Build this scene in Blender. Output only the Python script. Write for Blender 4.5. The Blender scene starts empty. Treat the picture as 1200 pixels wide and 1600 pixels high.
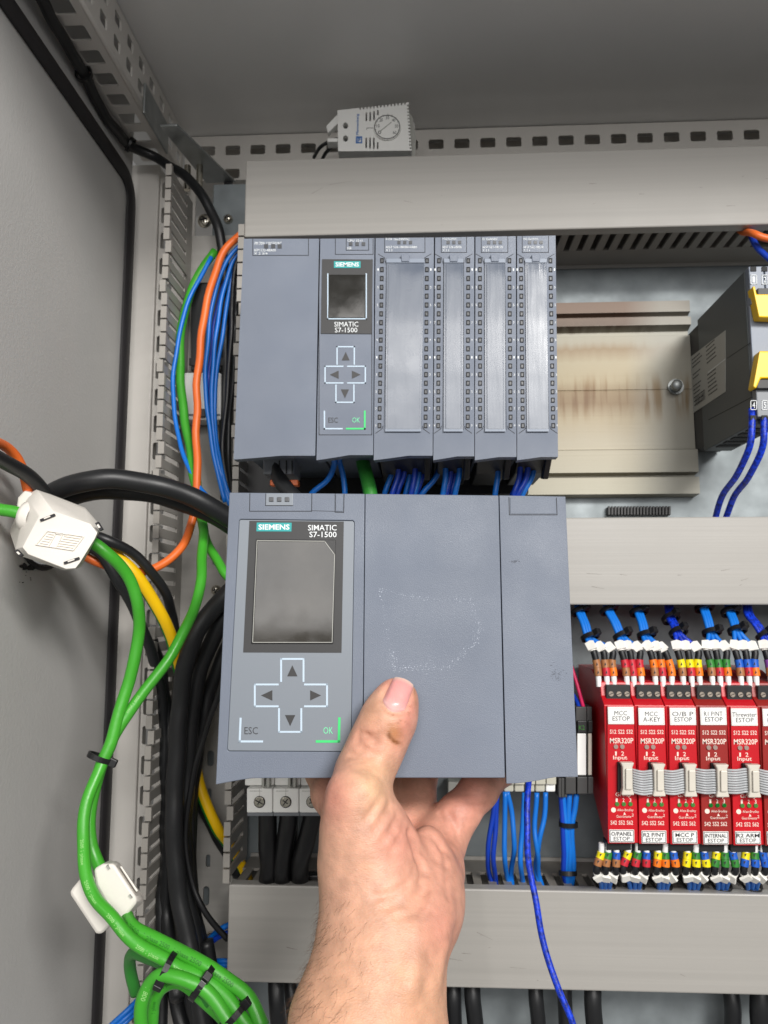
import bpy, bmesh, math, random
import numpy as np
from mathutils import Vector, Matrix, geometry
from mathutils.bvhtree import BVHTree
random.seed(7)
R = math.radians
sc = bpy.context.scene
col = sc.collection
# ------------------------------------------------------------------ camera
CAM = Vector((0, 0, 1.5))
PITCH, YAW, FPX = R(6.9), R(2.9), 1200.0
cd = bpy.data.cameras.new('camera'); cam = bpy.data.objects.new('camera', cd); col.objects.link(cam)
cam.location = CAM
cam.rotation_euler = (R(90) + PITCH, 0, YAW)
cd.sensor_fit = 'HORIZONTAL'; cd.sensor_width = 36; cd.lens = 36 * FPX / 1200
cd.clip_start = 0.01; cd.clip_end = 50
cd.dof.use_dof = True; cd.dof.focus_distance = 0.40; cd.dof.aperture_fstop = 26
sc.camera = cam
ROT = cam.rotation_euler.to_matrix()
# ------------------------------------------------------------------ light
w = bpy.data.worlds.new('World'); sc.world = w; w.use_nodes = True
w.node_tree.nodes['Background'].inputs[0].default_value = (1.0, 0.985, 0.96, 1)
w.node_tree.nodes['Background'].inputs[1].default_value = 0.19
def area(name, loc, target, sx, sy, power, colr):
    l = bpy.data.lights.new(name, 'AREA'); l.shape = 'RECTANGLE'; l.size = sx; l.size_y = sy
    l.energy = power; l.color = colr
    o = bpy.data.objects.new(name, l); col.objects.link(o); o.location = loc
    o.rotation_euler = (Vector(target) - Vector(loc)).to_track_quat('-Z', 'Y').to_euler()
    return o
area('ceiling_lamp', (0.95, -1.45, 2.52), (0.08, 0.6, 1.5), 0.9, 0.30, 50, (1.0, 0.975, 0.935))
area('fill_light', (0.25, -1.9, 2.10), (0, 0.6, 1.5), 2.0, 0.72, 28, (1.0, 0.98, 0.96))  # soft fill added in front of the cabinet, unseen source
area('tube_lamp', (0.30, -1.60, 2.42), (0.1, 0.6, 1.5), 1.3, 0.14, 8, (1.0, 0.97, 0.93))
sc.view_settings.view_transform = 'Standard'; sc.view_settings.look = 'None'
sc.view_settings.exposure = -0.04; sc.view_settings.gamma = 1.0
sc.cycles.max_bounces = 8; sc.cycles.use_denoising = True

# ------------------------------------------------------------------ projection helpers
def ray(px, py):
    return ROT @ Vector(((px - 600) / FPX, (800 - py) / FPX, -1))
def P(px, py, Y):
    d = ray(px, py)
    return CAM + d * (Y / d.y)
class Face:
    """a flat face in the world: origin, two in-plane axes and the outward normal"""
    def __init__(s, o, ux, uy):
        s.o = Vector(o); s.ux = Vector(ux).normalized(); s.uy = Vector(uy).normalized()
        s.n = s.ux.cross(s.uy).normalized()
    def w(s, u, v, d=0.0): return s.o + s.ux * u + s.uy * v + s.n * d
    def uv(s, px, py):
        d = ray(px, py); t = (s.o - CAM).dot(s.n) / d.dot(s.n)
        p = CAM + d * t - s.o
        return (p.dot(s.ux), p.dot(s.uy))
    def q(s, px, py, d=0.0):
        u, v = s.uv(px, py); return s.w(u, v, d)
def wall_face(Y):  # vertical face towards the viewer
    return Face((0, Y, CAM.z), (1, 0, 0), (0, 0, 1))

# ------------------------------------------------------------------ materials
def S(r, g, b):
    f = lambda c: (c / 12.92 if c <= .04045 else ((c + .055) / 1.055) ** 2.4)
    return tuple(f(x / 255) for x in (r, g, b))
MATS = {}
def mat(name, c, rough=.5, metal=0, spec=.5, bump=None, var=None, coat=0, trans=0, rvar=None, streak=None, sss=0):
    """bump=(scale,strength,distance); var=(scale,amount); rvar=(scale,amount); streak=(scale vector, amount)"""
    if name in MATS: return MATS[name]
    m = bpy.data.materials.new(name); m.use_nodes = True; MATS[name] = m
    nt = m.node_tree; b = nt.nodes['Principled BSDF']
    b.inputs['Base Color'].default_value = (*c, 1); b.inputs['Roughness'].default_value = rough
    b.inputs['Metallic'].default_value = metal; b.inputs['Specular IOR Level'].default_value = spec
    if coat: b.inputs['Coat Weight'].default_value = coat; b.inputs['Coat Roughness'].default_value = .08
    if trans: b.inputs['Transmission Weight'].default_value = trans
    if sss:
        b.inputs['Subsurface Weight'].default_value = sss; b.inputs['Subsurface Radius'].default_value = (.008, .003, .0015)
        b.inputs['Subsurface Scale'].default_value = .5
    geo = None
    def pos():
        nonlocal geo
        if geo is None: geo = nt.nodes.new('ShaderNodeTexCoord')
        return geo.outputs['Object']
    def noise(scale, detail=4, vec=None):
        n = nt.nodes.new('ShaderNodeTexNoise'); n.inputs['Scale'].default_value = scale; n.inputs['Detail'].default_value = detail
        nt.links.new(vec or pos(), n.inputs['Vector']); return n.outputs['Fac']
    def mapped(v):
        mp = nt.nodes.new('ShaderNodeMapping'); mp.inputs['Scale'].default_value = v
        nt.links.new(pos(), mp.inputs['Vector']); return mp.outputs['Vector']
    if var or streak:
        mix = nt.nodes.new('ShaderNodeMixRGB'); mix.blend_type = 'MULTIPLY'; mix.inputs[0].default_value = 1
        mix.inputs[1].default_value = (*c, 1)
        rmp = nt.nodes.new('ShaderNodeMapRange')
        a = (var or streak)[1]
        rmp.inputs[1].default_value = .3; rmp.inputs[2].default_value = .7
        rmp.inputs[3].default_value = 1 - a; rmp.inputs[4].default_value = 1 + a * .6
        nt.links.new(noise(var[0]) if var else noise(1, 3, mapped(streak[0])), rmp.inputs[0])
        nt.links.new(rmp.outputs[0], mix.inputs[2]); nt.links.new(mix.outputs[0], b.inputs['Base Color'])
    if rvar:
        rmp = nt.nodes.new('ShaderNodeMapRange'); rmp.inputs[1].default_value = .3; rmp.inputs[2].default_value = .7
        rmp.inputs[3].default_value = max(0, rough - rvar[1]); rmp.inputs[4].default_value = min(1, rough + rvar[1])
        nt.links.new(noise(rvar[0]), rmp.inputs[0]); nt.links.new(rmp.outputs[0], b.inputs['Roughness'])
    if bump:
        bp = nt.nodes.new('ShaderNodeBump'); bp.inputs['Strength'].default_value = bump[1]; bp.inputs['Distance'].default_value = bump[2]
        nt.links.new(noise(bump[0], 2) if not isinstance(bump[0], tuple) else noise(1, 2, mapped(bump[0])), bp.inputs['Height'])
        nt.links.new(bp.outputs[0], b.inputs['Normal'])
    return m
PLC = S(112, 120, 135)
mat('plc', PLC, .48, bump=(2600, .42, .0004), var=(11, .09), rvar=(26, .14))
mat('plc_back', S(104, 112, 127), .5, bump=(1500, .25, .0003), var=(12, .05))
mat('membrane', S(126, 133, 142), .38, bump=(900, .06, .0002), var=(8, .03))
mat('bezel', S(62, 62, 63), .45, spec=.35, var=(30, .06))
mat('screen', S(40, 39, 36), .12, spec=.75, rvar=(60, .06), var=(45, .35))
mat('teal', S(28, 158, 158), .45)
mat('white_print', S(232, 236, 238), .55)
mat('pale_line', S(190, 208, 224), .5)
mat('green_line', S(60, 212, 118), .5)
mat('dark_print', S(62, 64, 68), .5)
mat('black', S(26, 26, 28), .45, bump=(700, .1, .0003), var=(60, .2))
mat('black_cable', S(30, 31, 33), .42, bump=(500, .12, .0003), var=(40, .2))
mat('black_gloss', S(22, 22, 24), .36)
mat('dark_gap', S(24, 25, 28), .7)
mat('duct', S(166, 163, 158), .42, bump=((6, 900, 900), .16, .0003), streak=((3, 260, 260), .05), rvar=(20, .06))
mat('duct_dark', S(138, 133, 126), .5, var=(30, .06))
mat('finger', S(156, 152, 146), .45, var=(40, .06))
mat('steel_paint', S(190, 189, 187), .38, bump=(520, .28, .0006), var=(10, .03), rvar=(25, .06))
mat('ceiling_paint', S(232, 231, 229), .34, bump=(600, .18, .0005), var=(7, .04))
mat('frame_paint', S(214, 210, 204), .45, bump=(600, .12, .0004), var=(14, .05))
mat('galv', S(138, 145, 148), .55, metal=.35, spec=.3, bump=(60, .2, .001), var=(38, .22), rvar=(30, .14))
mat('galv_plain', S(166, 170, 170), .42, metal=.75, var=(60, .15), rvar=(90, .12))
mat('rubber', S(38, 36, 38), .6, bump=(300, .2, .0005))
mat('zinc', S(210, 210, 206), .25, metal=1, bump=(400, .15, .0004))
mat('nickel', S(220, 214, 200), .22, metal=1, var=(400, .2))
mat('dull_screw', S(158, 148, 136), .5, metal=.5, var=(600, .3))
mat('white_plastic', S(248, 248, 245), .42, bump=(500, .08, .0003), var=(25, .03))
mat('ferrite_plastic', S(234, 229, 221), .45, bump=(700, .1, .0003), var=(30, .03))
mat('beige', S(196, 194, 180), .4, var=(60, .08))
mat('grey_plastic', S(120, 124, 130), .45, var=(60, .08))
mat('relay_grey', S(84, 90, 92), .5, bump=(900, .25, .0003), var=(18, .06))
mat('relay_back', S(62, 62, 62), .55, var=(18, .08))
mat('relay_front', S(122, 130, 144), .45, bump=(900, .2, .0003))
mat('yellow', S(246, 198, 8), .4, var=(60, .05))
mat('red', S(196, 18, 32), .34, bump=(900, .1, .0002), var=(40, .05))
mat('red_dull', S(150, 34, 30), .38, bump=(900, .1, .0002), var=(40, .05))
mat('maroon', S(120, 26, 48), .45, var=(40, .08))
mat('label_white', S(240, 240, 238), .5, var=(80, .02))
mat('label_grey', S(176, 176, 170), .45, var=(40, .05))
mat('label_print', S(40, 40, 44), .6)
mat('red_print', S(246, 226, 214), .5)
mat('blue_print', S(70, 120, 190), .5)
mat('led_green', S(70, 130, 60), .2, coat=.5)
mat('led_dark_green', S(0, 108, 34), .2, coat=.5)
mat('led_clear', S(160, 140, 132), .2, coat=.5)
mat('led_dark', S(70, 72, 76), .35)
mat('cover_edge', S(128, 138, 154), .4)
mat('ribbon', S(178, 181, 184), .3, var=(90, .08))
mat('connector_ivory', S(214, 208, 196), .42, var=(60, .05))
mat('green_cable', S(66, 164, 44), .40, bump=(260, .25, .0006), var=(24, .16), rvar=(40, .12))
mat('green_dark', S(46, 130, 46), .42, var=(30, .08))
mat('green_print', S(40, 112, 34), .5)
mat('cable_print', S(146, 204, 122), .5)
mat('earth_green', S(34, 140, 42), .42)
mat('earth_yellow', S(246, 196, 6), .42)
mat('orange_cable', S(236, 112, 44), .42, var=(40, .06))
mat('blue_wire', S(18, 116, 214), .38, var=(60, .08))
mat('blue_dark', S(16, 62, 180), .36, var=(60, .08))
mat('navy_wire', S(14, 58, 200), .38, bump=(1800, .4, .0005), var=(420, .75))
mat('pink_wire', S(226, 40, 100), .4)
mat('grey_wire', S(120, 116, 116), .35)
mat('aluminium', S(205, 196, 174), .34, metal=.8, bump=((4, 300, 300), .25, .0006), streak=((4, 90, 160), .12), rvar=(40, .12))
mat('hair', S(88, 64, 46), .5)
mat('green_text', S(120, 224, 170), .5)
for n, c in dict(brown=(168, 112, 70), band_red=(200, 40, 56), band_orange=(240, 124, 28), band_yellow=(240, 222, 16), band_green=(50, 130, 50),
                 band_blue=(26, 92, 196), band_violet=(130, 74, 150), band_black=(26, 27, 30), ferrule=(240, 240, 240), flag=(238, 236, 230)).items():
    mat(n, S(*c), .42, var=(300, .06))
def label_cover_mat():
    m = mat('label_cover', S(98, 106, 120), .26, spec=.55, coat=.24, bump=((150, 150, 22), .16, .0012), rvar=(30, .16))
    return m
label_cover_mat()
mat('residue', S(186, 194, 208), .55)
mat('cover_scuff', S(120, 114, 107), .6)
mat('scuff', S(88, 94, 106), .6)
def dusty_screen():
    m = mat('screen_dusty', S(34, 33, 31), .10, spec=.45)
    nt = m.node_tree; b = nt.nodes['Principled BSDF']; L = nt.links.new
    tc = nt.nodes.new('ShaderNodeTexCoord')
    n = nt.nodes.new('ShaderNodeTexNoise'); n.inputs['Scale'].default_value = 15; n.inputs['Detail'].default_value = 8; n.inputs['Roughness'].default_value = .5; L(tc.outputs['Object'], n.inputs[0])
    cr = nt.nodes.new('ShaderNodeValToRGB'); e = cr.color_ramp.elements; e[0].position = .36; e[0].color = (*S(30, 29, 27), 1); e[1].position = .72; e[1].color = (*S(76, 73, 68), 1); L(n.outputs[0], cr.inputs[0]); L(cr.outputs[0], b.inputs['Base Color'])
    n2 = nt.nodes.new('ShaderNodeTexNoise'); n2.inputs['Scale'].default_value = 90; n2.inputs['Detail'].default_value = 5; L(tc.outputs['Object'], n2.inputs[0])
    mr = nt.nodes.new('ShaderNodeMapRange'); mr.inputs[1].default_value = .35; mr.inputs[2].default_value = .7; mr.inputs[3].default_value = .05; mr.inputs[4].default_value = .13; L(n2.outputs[0], mr.inputs[0]); L(mr.outputs[0], b.inputs['Roughness'])
dusty_screen()
# brown bands paint reflections into the rail; stain streaks run down from them
def rail_mat():
    m = bpy.data.materials.new('rail_painted_reflection'); m.use_nodes = True; MATS['rail_painted_reflection'] = m
    nt = m.node_tree; b = nt.nodes['Principled BSDF']; L = nt.links.new
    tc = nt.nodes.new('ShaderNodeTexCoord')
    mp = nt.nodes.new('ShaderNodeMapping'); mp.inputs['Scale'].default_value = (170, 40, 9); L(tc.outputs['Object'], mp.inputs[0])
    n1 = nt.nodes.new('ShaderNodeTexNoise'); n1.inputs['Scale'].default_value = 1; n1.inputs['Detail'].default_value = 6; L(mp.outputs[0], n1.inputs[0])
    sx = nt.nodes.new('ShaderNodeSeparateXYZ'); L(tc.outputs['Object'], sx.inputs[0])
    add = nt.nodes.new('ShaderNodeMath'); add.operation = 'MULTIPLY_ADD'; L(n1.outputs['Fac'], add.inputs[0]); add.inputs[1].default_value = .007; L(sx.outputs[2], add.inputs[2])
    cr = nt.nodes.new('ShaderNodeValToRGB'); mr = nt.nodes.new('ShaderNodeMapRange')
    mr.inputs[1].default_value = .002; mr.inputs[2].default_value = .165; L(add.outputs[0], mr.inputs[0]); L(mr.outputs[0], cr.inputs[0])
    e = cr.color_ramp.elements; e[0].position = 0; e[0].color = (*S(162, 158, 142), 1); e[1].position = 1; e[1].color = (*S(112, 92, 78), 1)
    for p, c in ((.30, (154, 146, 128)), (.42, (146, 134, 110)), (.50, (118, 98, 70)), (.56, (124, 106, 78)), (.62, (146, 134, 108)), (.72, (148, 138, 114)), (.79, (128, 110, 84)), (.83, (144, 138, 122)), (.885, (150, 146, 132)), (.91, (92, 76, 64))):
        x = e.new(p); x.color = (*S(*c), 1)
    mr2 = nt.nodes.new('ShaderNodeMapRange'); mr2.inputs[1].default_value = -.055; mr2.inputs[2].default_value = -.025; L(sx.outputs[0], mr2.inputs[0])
    mx = nt.nodes.new('ShaderNodeMixRGB'); mx.inputs[2].default_value = (*S(140, 139, 131), 1); L(mr2.outputs[0], mx.inputs[0]); L(cr.outputs[0], mx.inputs[1])  # grey mix paints the shade beside the relay into the rail end
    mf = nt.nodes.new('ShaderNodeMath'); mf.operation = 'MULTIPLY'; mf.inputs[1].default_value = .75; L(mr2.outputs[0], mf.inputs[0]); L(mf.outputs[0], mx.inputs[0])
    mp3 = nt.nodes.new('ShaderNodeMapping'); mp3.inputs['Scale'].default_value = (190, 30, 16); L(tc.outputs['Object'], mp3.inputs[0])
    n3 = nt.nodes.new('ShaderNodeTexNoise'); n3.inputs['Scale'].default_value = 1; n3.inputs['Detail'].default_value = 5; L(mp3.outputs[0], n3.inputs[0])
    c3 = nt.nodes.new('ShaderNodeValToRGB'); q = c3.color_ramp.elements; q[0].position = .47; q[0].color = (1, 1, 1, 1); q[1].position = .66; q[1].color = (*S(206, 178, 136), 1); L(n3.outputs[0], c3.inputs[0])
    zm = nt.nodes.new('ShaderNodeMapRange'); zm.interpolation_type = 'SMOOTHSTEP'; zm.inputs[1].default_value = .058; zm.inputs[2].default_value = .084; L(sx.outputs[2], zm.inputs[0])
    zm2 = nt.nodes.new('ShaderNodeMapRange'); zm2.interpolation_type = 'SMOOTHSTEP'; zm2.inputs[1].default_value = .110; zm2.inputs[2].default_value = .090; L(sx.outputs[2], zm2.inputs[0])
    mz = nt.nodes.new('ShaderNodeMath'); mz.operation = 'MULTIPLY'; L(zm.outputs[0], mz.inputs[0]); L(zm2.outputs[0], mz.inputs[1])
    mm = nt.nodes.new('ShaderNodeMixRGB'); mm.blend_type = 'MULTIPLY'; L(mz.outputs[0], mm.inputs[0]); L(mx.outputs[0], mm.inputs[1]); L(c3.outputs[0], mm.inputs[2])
    L(mm.outputs[0], b.inputs['Base Color']); b.inputs['Metallic'].default_value = .15; b.inputs['Roughness'].default_value = .5
    n2 = nt.nodes.new('ShaderNodeTexNoise'); n2.inputs['Scale'].default_value = 1; mp4 = nt.nodes.new('ShaderNodeMapping'); mp4.inputs['Scale'].default_value = (7, 60, 900); L(tc.outputs['Object'], mp4.inputs[0]); L(mp4.outputs[0], n2.inputs[0])
    bp = nt.nodes.new('ShaderNodeBump'); bp.inputs['Strength'].default_value = .15; bp.inputs['Distance'].default_value = .0005; L(n2.outputs['Fac'], bp.inputs['Height']); L(bp.outputs[0], b.inputs['Normal'])
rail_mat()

# ------------------------------------------------------------------ mesh builder
GLYPHS = {}
def glyphs(body, bold):
    k = (body, bold)
    if k not in GLYPHS:
        c = bpy.data.curves.new('lettering', 'FONT'); c.body = body; c.size = 1; c.resolution_u = 2
        c.align_x = 'CENTER'; c.space_line = .95
        if bold: c.offset = bold
        o = bpy.data.objects.new('lettering', c); col.objects.link(o)
        me = bpy.data.meshes.new_from_object(o.evaluated_get(bpy.context.evaluated_depsgraph_get()))
        v = np.array([p.co[:2] for p in me.vertices]); f = [tuple(p.vertices) for p in me.polygons]
        bpy.data.objects.remove(o); bpy.data.curves.remove(c); bpy.data.meshes.remove(me)
        lo, hi = v.min(0), v.max(0)
        GLYPHS[k] = ((v - lo) / np.maximum(hi - lo, 1e-6), f, (hi - lo))
    return GLYPHS[k]
class MB:
    def __init__(s): s.v = []; s.f = []; s.m = []; s.mi = 0
    def add(s, vs, fs):
        n = len(s.v); s.v += [Vector(p) for p in vs]
        s.f += [tuple(n + i for i in f) for f in fs]; s.m += [s.mi] * len(fs); return s
    def box(s, x0, x1, y0, y1, z0, z1):
        v = [(x, y, z) for x in (x0, x1) for y in (y0, y1) for z in (z0, z1)]
        return s.add(v, [(0, 1, 3, 2), (4, 6, 7, 5), (0, 4, 5, 1), (2, 3, 7, 6), (0, 2, 6, 4), (1, 5, 7, 3)])
    def loft(s, rings, cap=True, close=True):
        n = len(rings[0]); vs = [p for r in rings for p in r]; fs = []
        for k in range(len(rings) - 1):
            for i in range(n if close else n - 1):
                j = (i + 1) % n; fs.append((k * n + i, k * n + j, (k + 1) * n + j, (k + 1) * n + i))
        if cap: fs += [tuple(reversed(range(n))), tuple(range((len(rings) - 1) * n, len(rings) * n))]
        return s.add(vs, fs)
    def plate(s, F, outer, holes=(), d0=0.0, d1=.001, px=True):
        """a plate with real holes standing on face F from depth d0 to d1 (towards the viewer)"""
        cv = (lambda p: F.uv(*p)) if px else (lambda p: p)
        loops = [[cv(p) for p in lp] for lp in (outer, *holes)]
        flat = [p for lp in loops for p in lp]
        tris = geometry.tessellate_polygon([[Vector((p[0], p[1], 0)) for p in lp] for lp in loops])
        n = len(flat)
        vs = [F.w(*p, d1) for p in flat] + [F.w(*p, d0) for p in flat]
        fs = []
        for t in tris:
            a, b, c = (Vector(flat[i]) for i in t)
            if (b - a).cross(c - a) < 0: t = tuple(reversed(t))
            fs += [tuple(t), tuple(n + i for i in reversed(t))]
        k = 0
        for lp in loops:
            m = len(lp)
            for i in range(m): fs.append((k + i, k + (i + 1) % m, n + k + (i + 1) % m, n + k + i))
            k += m
        return s.add(vs, fs)
    def prect(s, F, x0, y0, x1, y1, d0, d1):
        return s.plate(F, [(x0, y1), (x1, y1), (x1, y0), (x0, y0)], (), d0, d1)
    def pline(s, F, pts, wpx, d0, d1):
        """thick straight strokes of wpx pixels joining pts (each stroke its own strip)"""
        for (ax, ay), (bx, by) in zip(pts, pts[1:]):
            L = math.hypot(bx - ax, by - ay) or 1; nx, ny = -(by - ay) / L * wpx / 2, (bx - ax) / L * wpx / 2
            ex, ey = (bx - ax) / L * wpx / 2, (by - ay) / L * wpx / 2
            s.plate(F, [(ax + nx - ex, ay + ny - ey), (bx + nx + ex, by + ny + ey), (bx - nx + ex, by - ny + ey), (ax - nx - ex, ay - ny - ey)], (), d0, d1)
        return s
    def text(s, F, body, x0, y0, x1, y1, d, bold=0, rot=0, px=True, keep=False, skew=0):
        """flat print fitted to the box (pixels, or metres when px=False): x0,y0 top-left .. x1,y1 bottom-right"""
        v, f, size = glyphs(body, bold)
        vs = []
        for a, b in v:
            if rot == 90: a, b = 1 - b, a
            x = x0 + (x1 - x0) * a; y = y1 + (y0 - y1) * b + skew * (x - x0)
            vs.append(F.q(x, y, d) if px else F.w(x, y, d))
        return s.add(vs, f)
    def cyl(s, p0, p1, r, n=16, r1=None):
        return s.tube([p0, p1], r, n, radii=[r, r if r1 is None else r1])
    def disc(s, F, px, py, rpx, d0, d1, n=20):
        u, v = F.uv(px, py); u2, _ = F.uv(px + rpx, py); r = abs(u2 - u)
        return s.plate(F, [(u + r * math.cos(2 * math.pi * i / n), v + r * math.sin(2 * math.pi * i / n)) for i in range(n)], (), d0, d1, px=False)
    def tube(s, pts, r, n=10, radii=None, flat=None, cap=True, split=None):
        pts = [Vector(p) for p in pts]; N = None; rings = []
        for i, p in enumerate(pts):
            t = (pts[min(i + 1, len(pts) - 1)] - pts[max(i - 1, 0)]).normalized()
            if N is None:
                N = t.orthogonal().normalized() if abs(t.y) > .99 else (Vector((0, -1, 0)) - t * -t.y).normalized()
            else: N = (N - t * N.dot(t)).normalized()
            B = t.cross(N); rr = radii[i] if radii else r
            rings.append([p + (N * math.cos(2 * math.pi * k / n) + B * math.sin(2 * math.pi * k / n)) * rr for k in range(n)])
        k0 = len(s.f); s.loft(rings, cap)
        if split:
            for i in range(k0, len(s.f)):
                k = (i - k0) % n
                s.m[i] = split(k, n)
        return s
    def ellipsoid(s, c, rx, ry, rz, n=16, m=10):
        c = Vector(c); rings = []
        for j in range(1, m):
            a = math.pi * j / m
            rings.append([c + Vector((rx * math.sin(a) * math.cos(2 * math.pi * i / n), ry * math.sin(a) * math.sin(2 * math.pi * i / n), rz * math.cos(a))) for i in range(n)])
        return s.loft(rings)
    def shift(s, d):
        o = MB(); o.v = [p + Vector(d) for p in s.v]; o.f = list(s.f); o.m = list(s.m); return o
WM = {}
def mesh(name, mb, m, W, smooth=False):
    inv = W.inverted(); me = bpy.data.meshes.new(name)
    me.from_pydata([inv @ p for p in mb.v], [], mb.f)
    for x in (m if isinstance(m, (list, tuple)) else [m]): me.materials.append(MATS[x])
    if isinstance(m, (list, tuple)): me.polygons.foreach_set('material_index', mb.m)
    bm = bmesh.new(); bm.from_mesh(me)
    if not smooth == 'print': bmesh.ops.recalc_face_normals(bm, faces=bm.faces)
    bm.to_mesh(me); bm.free()
    if smooth is True: me.polygons.foreach_set('use_smooth', [True] * len(me.polygons))
    me.update(); return me
def finish(o, bevel, smooth):
    if bevel:
        b = o.modifiers.new('edge', 'BEVEL'); b.width = bevel; b.segments = 2; b.limit_method = 'ANGLE'; b.angle_limit = R(38)
        b.harden_normals = False
    if smooth == 'auto':
        o.data.polygons.foreach_set('use_smooth', [True] * len(o.data.polygons))
        o.data.set_sharp_from_angle(angle=R(38))
def part(name, mb, m, parent, bevel=0, smooth=False, kind=None, label=None):
    W = WM[parent.name]; me = mesh(name, mb, m, W, smooth)
    o = bpy.data.objects.new(name, me); col.objects.link(o); o.parent = parent; WM[o.name] = W
    finish(o, bevel, smooth)
    if kind: o['kind'] = kind
    if label: o['label'] = label
    return o
def tag(o, label, cat, group=None, kind=None):
    if label: o['label'] = label
    if cat: o['category'] = cat
    if group: o['group'] = group
    if kind: o['kind'] = kind
    return o
def thing(name, label, cat, loc, group=None, kind=None, M=None):
    o = bpy.data.objects.new(name, None); col.objects.link(o); o.empty_display_size = .02
    W = M or Matrix.Translation(Vector(loc)); o.matrix_world = W; WM[o.name] = W.copy()
    return tag(o, label, cat, group, kind)
def single(name, mb, m, label, cat, group=None, kind=None, bevel=0, smooth=False):
    zmin = min(p.z for p in mb.v); c = sum(mb.v, Vector()) / len(mb.v); W = Matrix.Translation((c.x, c.y, zmin))
    me = mesh(name, mb, m, W, smooth); o = bpy.data.objects.new(name, me); col.objects.link(o); o.matrix_world = W; WM[o.name] = W
    finish(o, bevel, smooth); return tag(o, label, cat, group, kind)
def dup(root, offset, label=None):
    def cp(o, par):
        c = o.copy(); col.objects.link(c)
        if par: c.parent = par
        for ch in o.children: cp(ch, c)
        return c
    r = cp(root, None); r.location = Vector(root.location) + Vector(offset)
    WM[r.name] = Matrix.Translation(Vector(offset)) @ WM[root.name]
    if label: r['label'] = label
    return r
def spline(pts, seg=7):
    pts = [Vector(p) for p in pts]
    if len(pts) < 3: return pts
    q = [pts[0] * 2 - pts[1]] + pts + [pts[-1] * 2 - pts[-2]]; out = []
    for i in range(1, len(q) - 2):
        a, b, c, d = q[i - 1:i + 3]
        for k in range(seg):
            t = k / seg
            out.append(.5 * ((2 * b) + (c - a) * t + (2 * a - 5 * b + 4 * c - d) * t * t + (3 * b - a - 3 * c + d) * t ** 3))
    return out + [pts[-1]]
PATHS = {}
RW = random.Random(31)
def wander(path, amp):
    """a real cable is never a perfect curve: slow uneven bends along it"""
    ph = [[(RW.uniform(0, 6.3), RW.uniform(60, 190)) for _ in range(3)] for _ in range(3)]; s_ = 0; out = []
    for i, p in enumerate(path):
        if i: s_ += (path[i] - path[i - 1]).length
        out.append(p + Vector([sum(math.sin(a + f * s_) for a, f in ph[k]) * amp * .45 for k in range(3)]))
    return out
def cable(name, pts, r, m, label, cat='cable', group=None, n=12, split=None, seg=7):
    path = wander(spline([P(*p) for p in pts], seg), min(.0007, r * .22))
    mb = MB().tube(path, r, n, split=split)
    o = single(name, mb, m, label, cat, group, smooth=True); PATHS[o.name] = (path, r); return o
def cable_print(o, body, m, s0, ang, h, count=1, gap=.01):
    """printed letters wrapped on the jacket of cable o"""
    path, r = PATHS[o.name]; v, f, size = glyphs(body, .01); wid = h * size[0] / size[1]
    cum = [0]
    for a, b in zip(path, path[1:]): cum.append(cum[-1] + (b - a).length)
    mb = MB()
    if s0 < 0: s0 += cum[-1]
    for c in range(count):
        vs = []
        for a, b in v:
            s_ = s0 + c * (wid + gap) + a * wid
            i = max(0, min(len(path) - 2, int(np.searchsorted(cum, s_)) - 1)); t = (s_ - cum[i]) / max(1e-9, cum[i + 1] - cum[i])
            p = path[i].lerp(path[i + 1], t); T = (path[min(i + 2, len(path) - 1)] - path[max(i - 1, 0)]).normalized()
            view = (CAM - p).normalized(); N = (view - T * view.dot(T)).normalized(); B = T.cross(N)
            th = ang + (b - .5) * h / r * -1
            vs.append(p + (N * math.cos(th) - B * math.sin(th) * -1) * (r * 1.012))
        mb.add(vs, f)
    part('lettering', mb, m, o, smooth='print')
def tie(c, T, ra, rb, label, group='black cable ties', head=True, up=None, wid=.0016, hang=40):
    """strap round a cable bundle at point c, running round direction T; ra across the view, rb towards it"""
    T = Vector(T).normalized(); view = (CAM - c).normalized(); N = (view - T * view.dot(T)).normalized(); B = T.cross(N)
    t = thing('cable_tie', label, 'cable tie', c, group)
    n = 28; ring = [c + B * ra * math.cos(2 * math.pi * k / n) + N * rb * math.sin(2 * math.pi * k / n) for k in range(n)]
    rings = []
    for k, p in enumerate(ring):
        o = (p - c).normalized()
        rings.append([p - T * wid, p + T * wid, p + T * wid + o * .0011, p - T * wid + o * .0011])
    mb = MB(); mb.loft(rings + [rings[0]], cap=False)
    part('strap', mb, 'black_gloss', t, smooth=False)
    if head:
        a = R(hang); p = c + B * ra * math.cos(a) + N * rb * math.sin(a); o = (B * math.cos(a) + N * math.sin(a)).normalized(); tt = T.cross(o)
        mb = MB(); h = .0026
        q = lambda x, y, z: p + o * x + T * y + tt * z
        mb.loft([[q(-.0004, -h, -h), q(-.0004, h, -h), q(-.0004, h, h), q(-.0004, -h, h)], [q(.0042, -h * .85, -h * .8), q(.0042, h * .85, -h * .8), q(.0042, h * .85, h * .8), q(.0042, -h * .85, h * .8)]])
        part('head', mb, 'black_gloss', t, bevel=.0004)
    return t
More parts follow.
